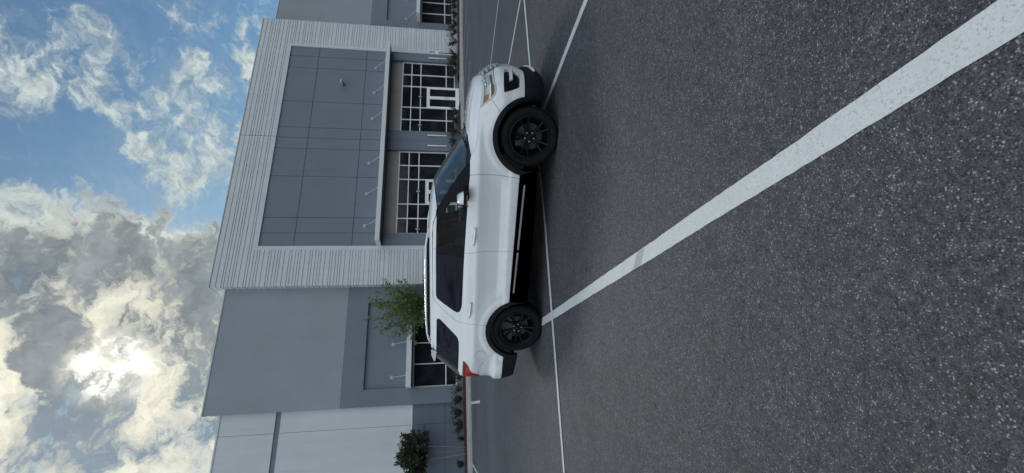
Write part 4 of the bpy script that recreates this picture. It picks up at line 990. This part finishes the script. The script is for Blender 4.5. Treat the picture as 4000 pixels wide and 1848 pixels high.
# drip edge down to the door frames
for sd, idx in ((1, 0), (-1, -1)):
    ed = []
    for (t, z_), xc, zc in rowsR:
        zb = 1.647 if t <= 1.45 else {1.62: 1.632, 1.72: 1.596, 1.80: 1.588, 1.838: 1.580}[t]
        x, q, z2 = S(t, min(zb, z_-.001)); ed.append((x, -sd*q, z2))
    b.grid([[r[idx] for r in rw2], [((p[0]+r[idx][0])/2, (p[1]+r[idx][1])/2-(sd*.004), (p[2]+r[idx][2])/2) for p, r in zip(ed, rw2)], ed], 0, True)
b.grid(rw2, 0, True); roof = b.build('roof', m_body, car, sharp=50)
b = MB(); b.grid([[(x-.005, y*.995, z_+.0015) for x, y, z_ in rw[-1]], [(x, y, z_) for x, y, z_ in rw2[0]]], 0, True); b.build('windshield_seal', m_gap, car)
for sd in (1, -1):
    b = MB(); P = [(1.50, 1.690), (1.42, 1.712), (1.25, 1.737), (1.0, 1.745), (.5, 1.750), (0, 1.746), (-.22, 1.735), (-.34, 1.712), (-.42, 1.682)]
    rows = []
    for i, (x, z_) in enumerate(P):
        q = S(x, 1.69)[1]-.015; w_ = .020 if 0 < i < len(P)-1 else .008; h_ = .016 if 0 < i < len(P)-1 else .006
        rows.append([(x, -sd*(q+w_*cos(2*pi*j/10)), z_+h_*sin(2*pi*j/10)) for j in range(10)])
    b.grid(rows, 0, True, True)
    for r_ in (rows[0], rows[-1]): b.quad(*r_)
    rl = b.build('roof_rail', m_body, roof, sharp=60)
    b = MB()
    for x0, x1 in ((1.36, -.26),):
        n = 14; rr2 = []
        for i in range(n+1):
            x = x0+(x1-x0)*i/n; q = S(x, 1.69)[1]-.012; rr2.append([(x, -sd*(q+.012), 1.690), (x, -sd*(q+.010), 1.728), (x, -sd*(q-.014), 1.728), (x, -sd*(q-.014), 1.690)])
        b.grid(rr2, 0, False, True)
    b.build('rail_base', m_blackgl, rl)
rg_e = [(-.905,1.250),(-.80,1.345),(-.70,1.445),(-.585,1.585)]; rg_c = [(-1.20,1.250),(-1.12,1.350),(-1.02,1.455),(-.88,1.610)]
b = MB(); b.grid([arch(S(t, z_, -.008), xc, zc, 12, 2.0, 0, 3.0) for (t, z_), (xc, zc) in zip(rg_e, rg_c)], 0, True); b.build('rear_window', m_privacy, car, sharp=80)
b = MB(); sp_rows = []
for y in [i/10*.70 for i in range(-10, 11)]:
    f = abs(y)/.70; xr = -.80+.11*f**2.5; zt = 1.700-.020*f**2; xf = -.47
    sp_rows.append([(xf, y, zt-.004), ((xf+xr)/2, y, zt-.008), (xr, y, zt-.048), (xr+.01, y, zt-.066), (xr+.16, y, zt-.085), (xf-.06, y, zt-.105)])
b.grid(sp_rows, 0, True); b.quad(*sp_rows[0]); b.quad(*sp_rows[-1]); b.build('spoiler', m_body, car, sharp=60)
# ---- cabin
b = MB()
b.box((-.82, -.70, .36), (2.4, .70, .42)); b.box((2.35, -.86, .42), (2.62, .86, 1.06)); b.bbox((2.05, -.74, .85), (2.45, .74, 1.13), .05)
b.box((2.30, -.80, 1.04), (2.62, .80, 1.10)); b.box((1.0, -.14, .42), (2.05, .14, .80))
for sd in (1, -1): b.box((-.55, sd*.885, .45), (2.3, sd*.90, 1.12))
b.box((-.86, -.66, .42), (-.82, .66, 1.10)); b.build('cabin', m_int, car)
b = MB(); b.lathe([(.185, -.012), (.20, 0), (.185, .012), (.172, 0), (.185, -.012)], 32, axis='x', org=(1.90, .38, .98)); b.tube([(1.9, .38, .98), (2.1, .38, .93)], .03, 8); b.box((1.89, .21, .965), (1.91, .55, .995)); b.build('steering_wheel', m_int, car)
def seat(x, y, w=.25):
    b = MB(); b.bbox((x-.25, y-w, .62), (x+.28, y+w, .78), .05)
    bm = bmesh.new(); bmesh.ops.create_cube(bm, size=1); bmesh.ops.bevel(bm, geom=bm.edges[:], offset=.2, segments=3, affect='EDGES', profile=.5)
    b.addbm(bm, 0, True, Matrix.Translation((x-.30, y, 1.02)) @ Matrix.Rotation(radians(-14), 4, 'Y') @ Matrix.Diagonal((.16, 2*w, .62, 1)))
    bm = bmesh.new(); bmesh.ops.create_cube(bm, size=1); bmesh.ops.bevel(bm, geom=bm.edges[:], offset=.25, segments=3, affect='EDGES', profile=.5)
    b.addbm(bm, 0, True, Matrix.Translation((x-.40, y, 1.42)) @ Matrix.Rotation(radians(-10), 4, 'Y') @ Matrix.Diagonal((.11, .27, .20, 1)))
    b.build('seat', m_seat, car)
for y in (-.38, .38): seat(1.48, y)
for y in (-.40, .40): seat(.58, y, .32)
for y in (-.35, .35): seat(-.25, y, .28)
# ---- underbody and wheel housings
b = MB(); b.box((.2, -.80, .24), (3.35, .80, .35)); b.box((.5, -.86, .28), (2.36, .86, .45)); b.box((3.35, -.70, .22), (3.55, .70, .60)); b.box((2.5, -.62, .3), (3.3, .62, .9)); b.box((-.5, -.62, .3), (.5, .62, .8))
b.box((-1.0, -.70, .42), (-.5, .70, .60)); b.build('underbody', m_under, car)
for cx in (WF, WR):
    for sd in (1, -1):
        b = MB(); rows = []
        for a in range(-20 if cx > 1 else -15, 201 if cx > 1 else 176, 10):
            ca_, sa_ = cos(radians(a)), sin(radians(a)); rows.append([(cx+.475*ca_, -sd*.965, AZ+.475*sa_), (cx+.475*ca_, -sd*.62, AZ+.475*sa_)])
        b.grid(rows, 0, True); b.quad(*[(cx+.475*cos(radians(a)), -sd*.625, AZ+.475*sin(radians(a))) for a in range(-20 if cx > 1 else -15, 201 if cx > 1 else 176, 10)]); b.build('wheel_housing', m_under, car)
b = MB(); b.tube([(-1.0, .55, .375), (-1.10, .55, .37)], .035, 14); b.tube([(-1.0, -.55, .375), (-1.10, -.55, .37)], .035, 14); b.build('exhaust', m_chrome_s, car)
b = MB(); b.box((3.22, -.80, .30), (3.26, -.74, .345)); b.build('splash_clip', m_alu, car)
# ---- wheels: outer face towards -y
def wheel(cx, sd, steer=0, rot=0):
    w = empty('wheel', (cx, -sd*.845, .374), 0); w.parent = car; w.rotation_euler = (0, 0, (pi if sd == -1 else 0)+steer)
    WD = .128
    b = MB(); pr_ = [(.266, -WD*.80), (.285, -WD*.93), (.300, -WD*.985), (.325, -WD*1.02), (.348, -WD*1.0), (.366, -WD*.90), (.376, -WD*.72), (.381, -WD*.45), (.382, 0), (.381, WD*.45), (.376, WD*.72), (.366, WD*.9), (.33, WD), (.266, WD*.8)]
    b.lathe(pr_, 72)
    for gy in (-.052, -.017, .017, .052): pass
    for i in range(72):                               # tread blocks
        a = 2*pi*i/72
        for y0, y1 in ((-.108, -.062), (-.050, -.008), (.008, .050), (.062, .108)):
            bm = bmesh.new(); bmesh.ops.create_cube(bm, size=1); b.addbm(bm, 0, False, Matrix.Rotation(a+(.02 if y0 < 0 else 0), 4, 'Y') @ Matrix.Translation((.3805, (y0+y1)/2, 0)) @ Matrix.Diagonal((.008, y1-y0, .024, 1)))
    b.lathe([(.306, -WD*1.0), (.308, -WD*1.035), (.311, -WD*1.0)], 72)
    b.build('tyre', m_tyre, w, sharp=50)
    b = MB(); b.lathe([(.270, -WD*.78), (.272, -WD*.90), (.264, -WD*.93), (.256, -WD*.86), (.246, -WD*.60), (.236, -.02), (.236, .09)], 72)
    for i in range(5):                                 # five pairs of slim spokes
        for ds in (-1, 1):
            a = 2*pi*i/5+rot; ai, ao = a+ds*.13, a+ds*.235
            rows = []
            for k in range(7):
                u = k/6; r_ = .052+u*(.254-.052); an = ai+(ao-ai)*u; wd = .0165-.004*u; y_ = -.058-.052*u**1.6+(.010 if u < .1 else 0)
                c_, s_ = cos(an), sin(an); tx, tz = -s_, c_
                rows.append([(c_*r_+tx*wd*q_, y_+dy, s_*r_+tz*wd*q_) for q_, dy in ((-1, .012), (-.55, 0), (.55, 0), (1, .012), (.9, .04), (-.9, .04))])
            b.grid(rows, 0, True, True)
    b.lathe([(0, -.072), (.034, -.072), (.038, -.066), (.040, -.056), (.085, -.052), (.090, -.040), (.090, .0)], 36)
    b.build('rim', m_rim, w, sharp=40)
    b = MB()
    for i in range(5):
        a = 2*pi*i/5+.3+rot; b.lathe([(0, -.080), (.0095, -.078), (.011, -.070), (.011, -.05)], 10, org=(.0615*cos(a), 0, .0615*sin(a)))
    b.build('lug_nut', m_nut, w)
    b = MB(); b.lathe([(.07, -.026), (.172, -.026), (.174, -.020), (.174, -.002), (.172, .0), (.07, .0)], 48)
    b.bbox((-.13, -.045, .06), (-.02, .03, .185), .012); b.build('brake_disc', m_disc, w)
    b = MB(); b.lathe([(0, .02), (.235, .02), (.235, .03), (0, .03)], 36); b.build('backing_plate', m_under, w)
for cx, sd, st, ro in ((WF, 1, .0, .35), (WF, -1, 0, .1), (WR, 1, 0, .75), (WR, -1, 0, .5)): wheel(cx, sd, st, ro)
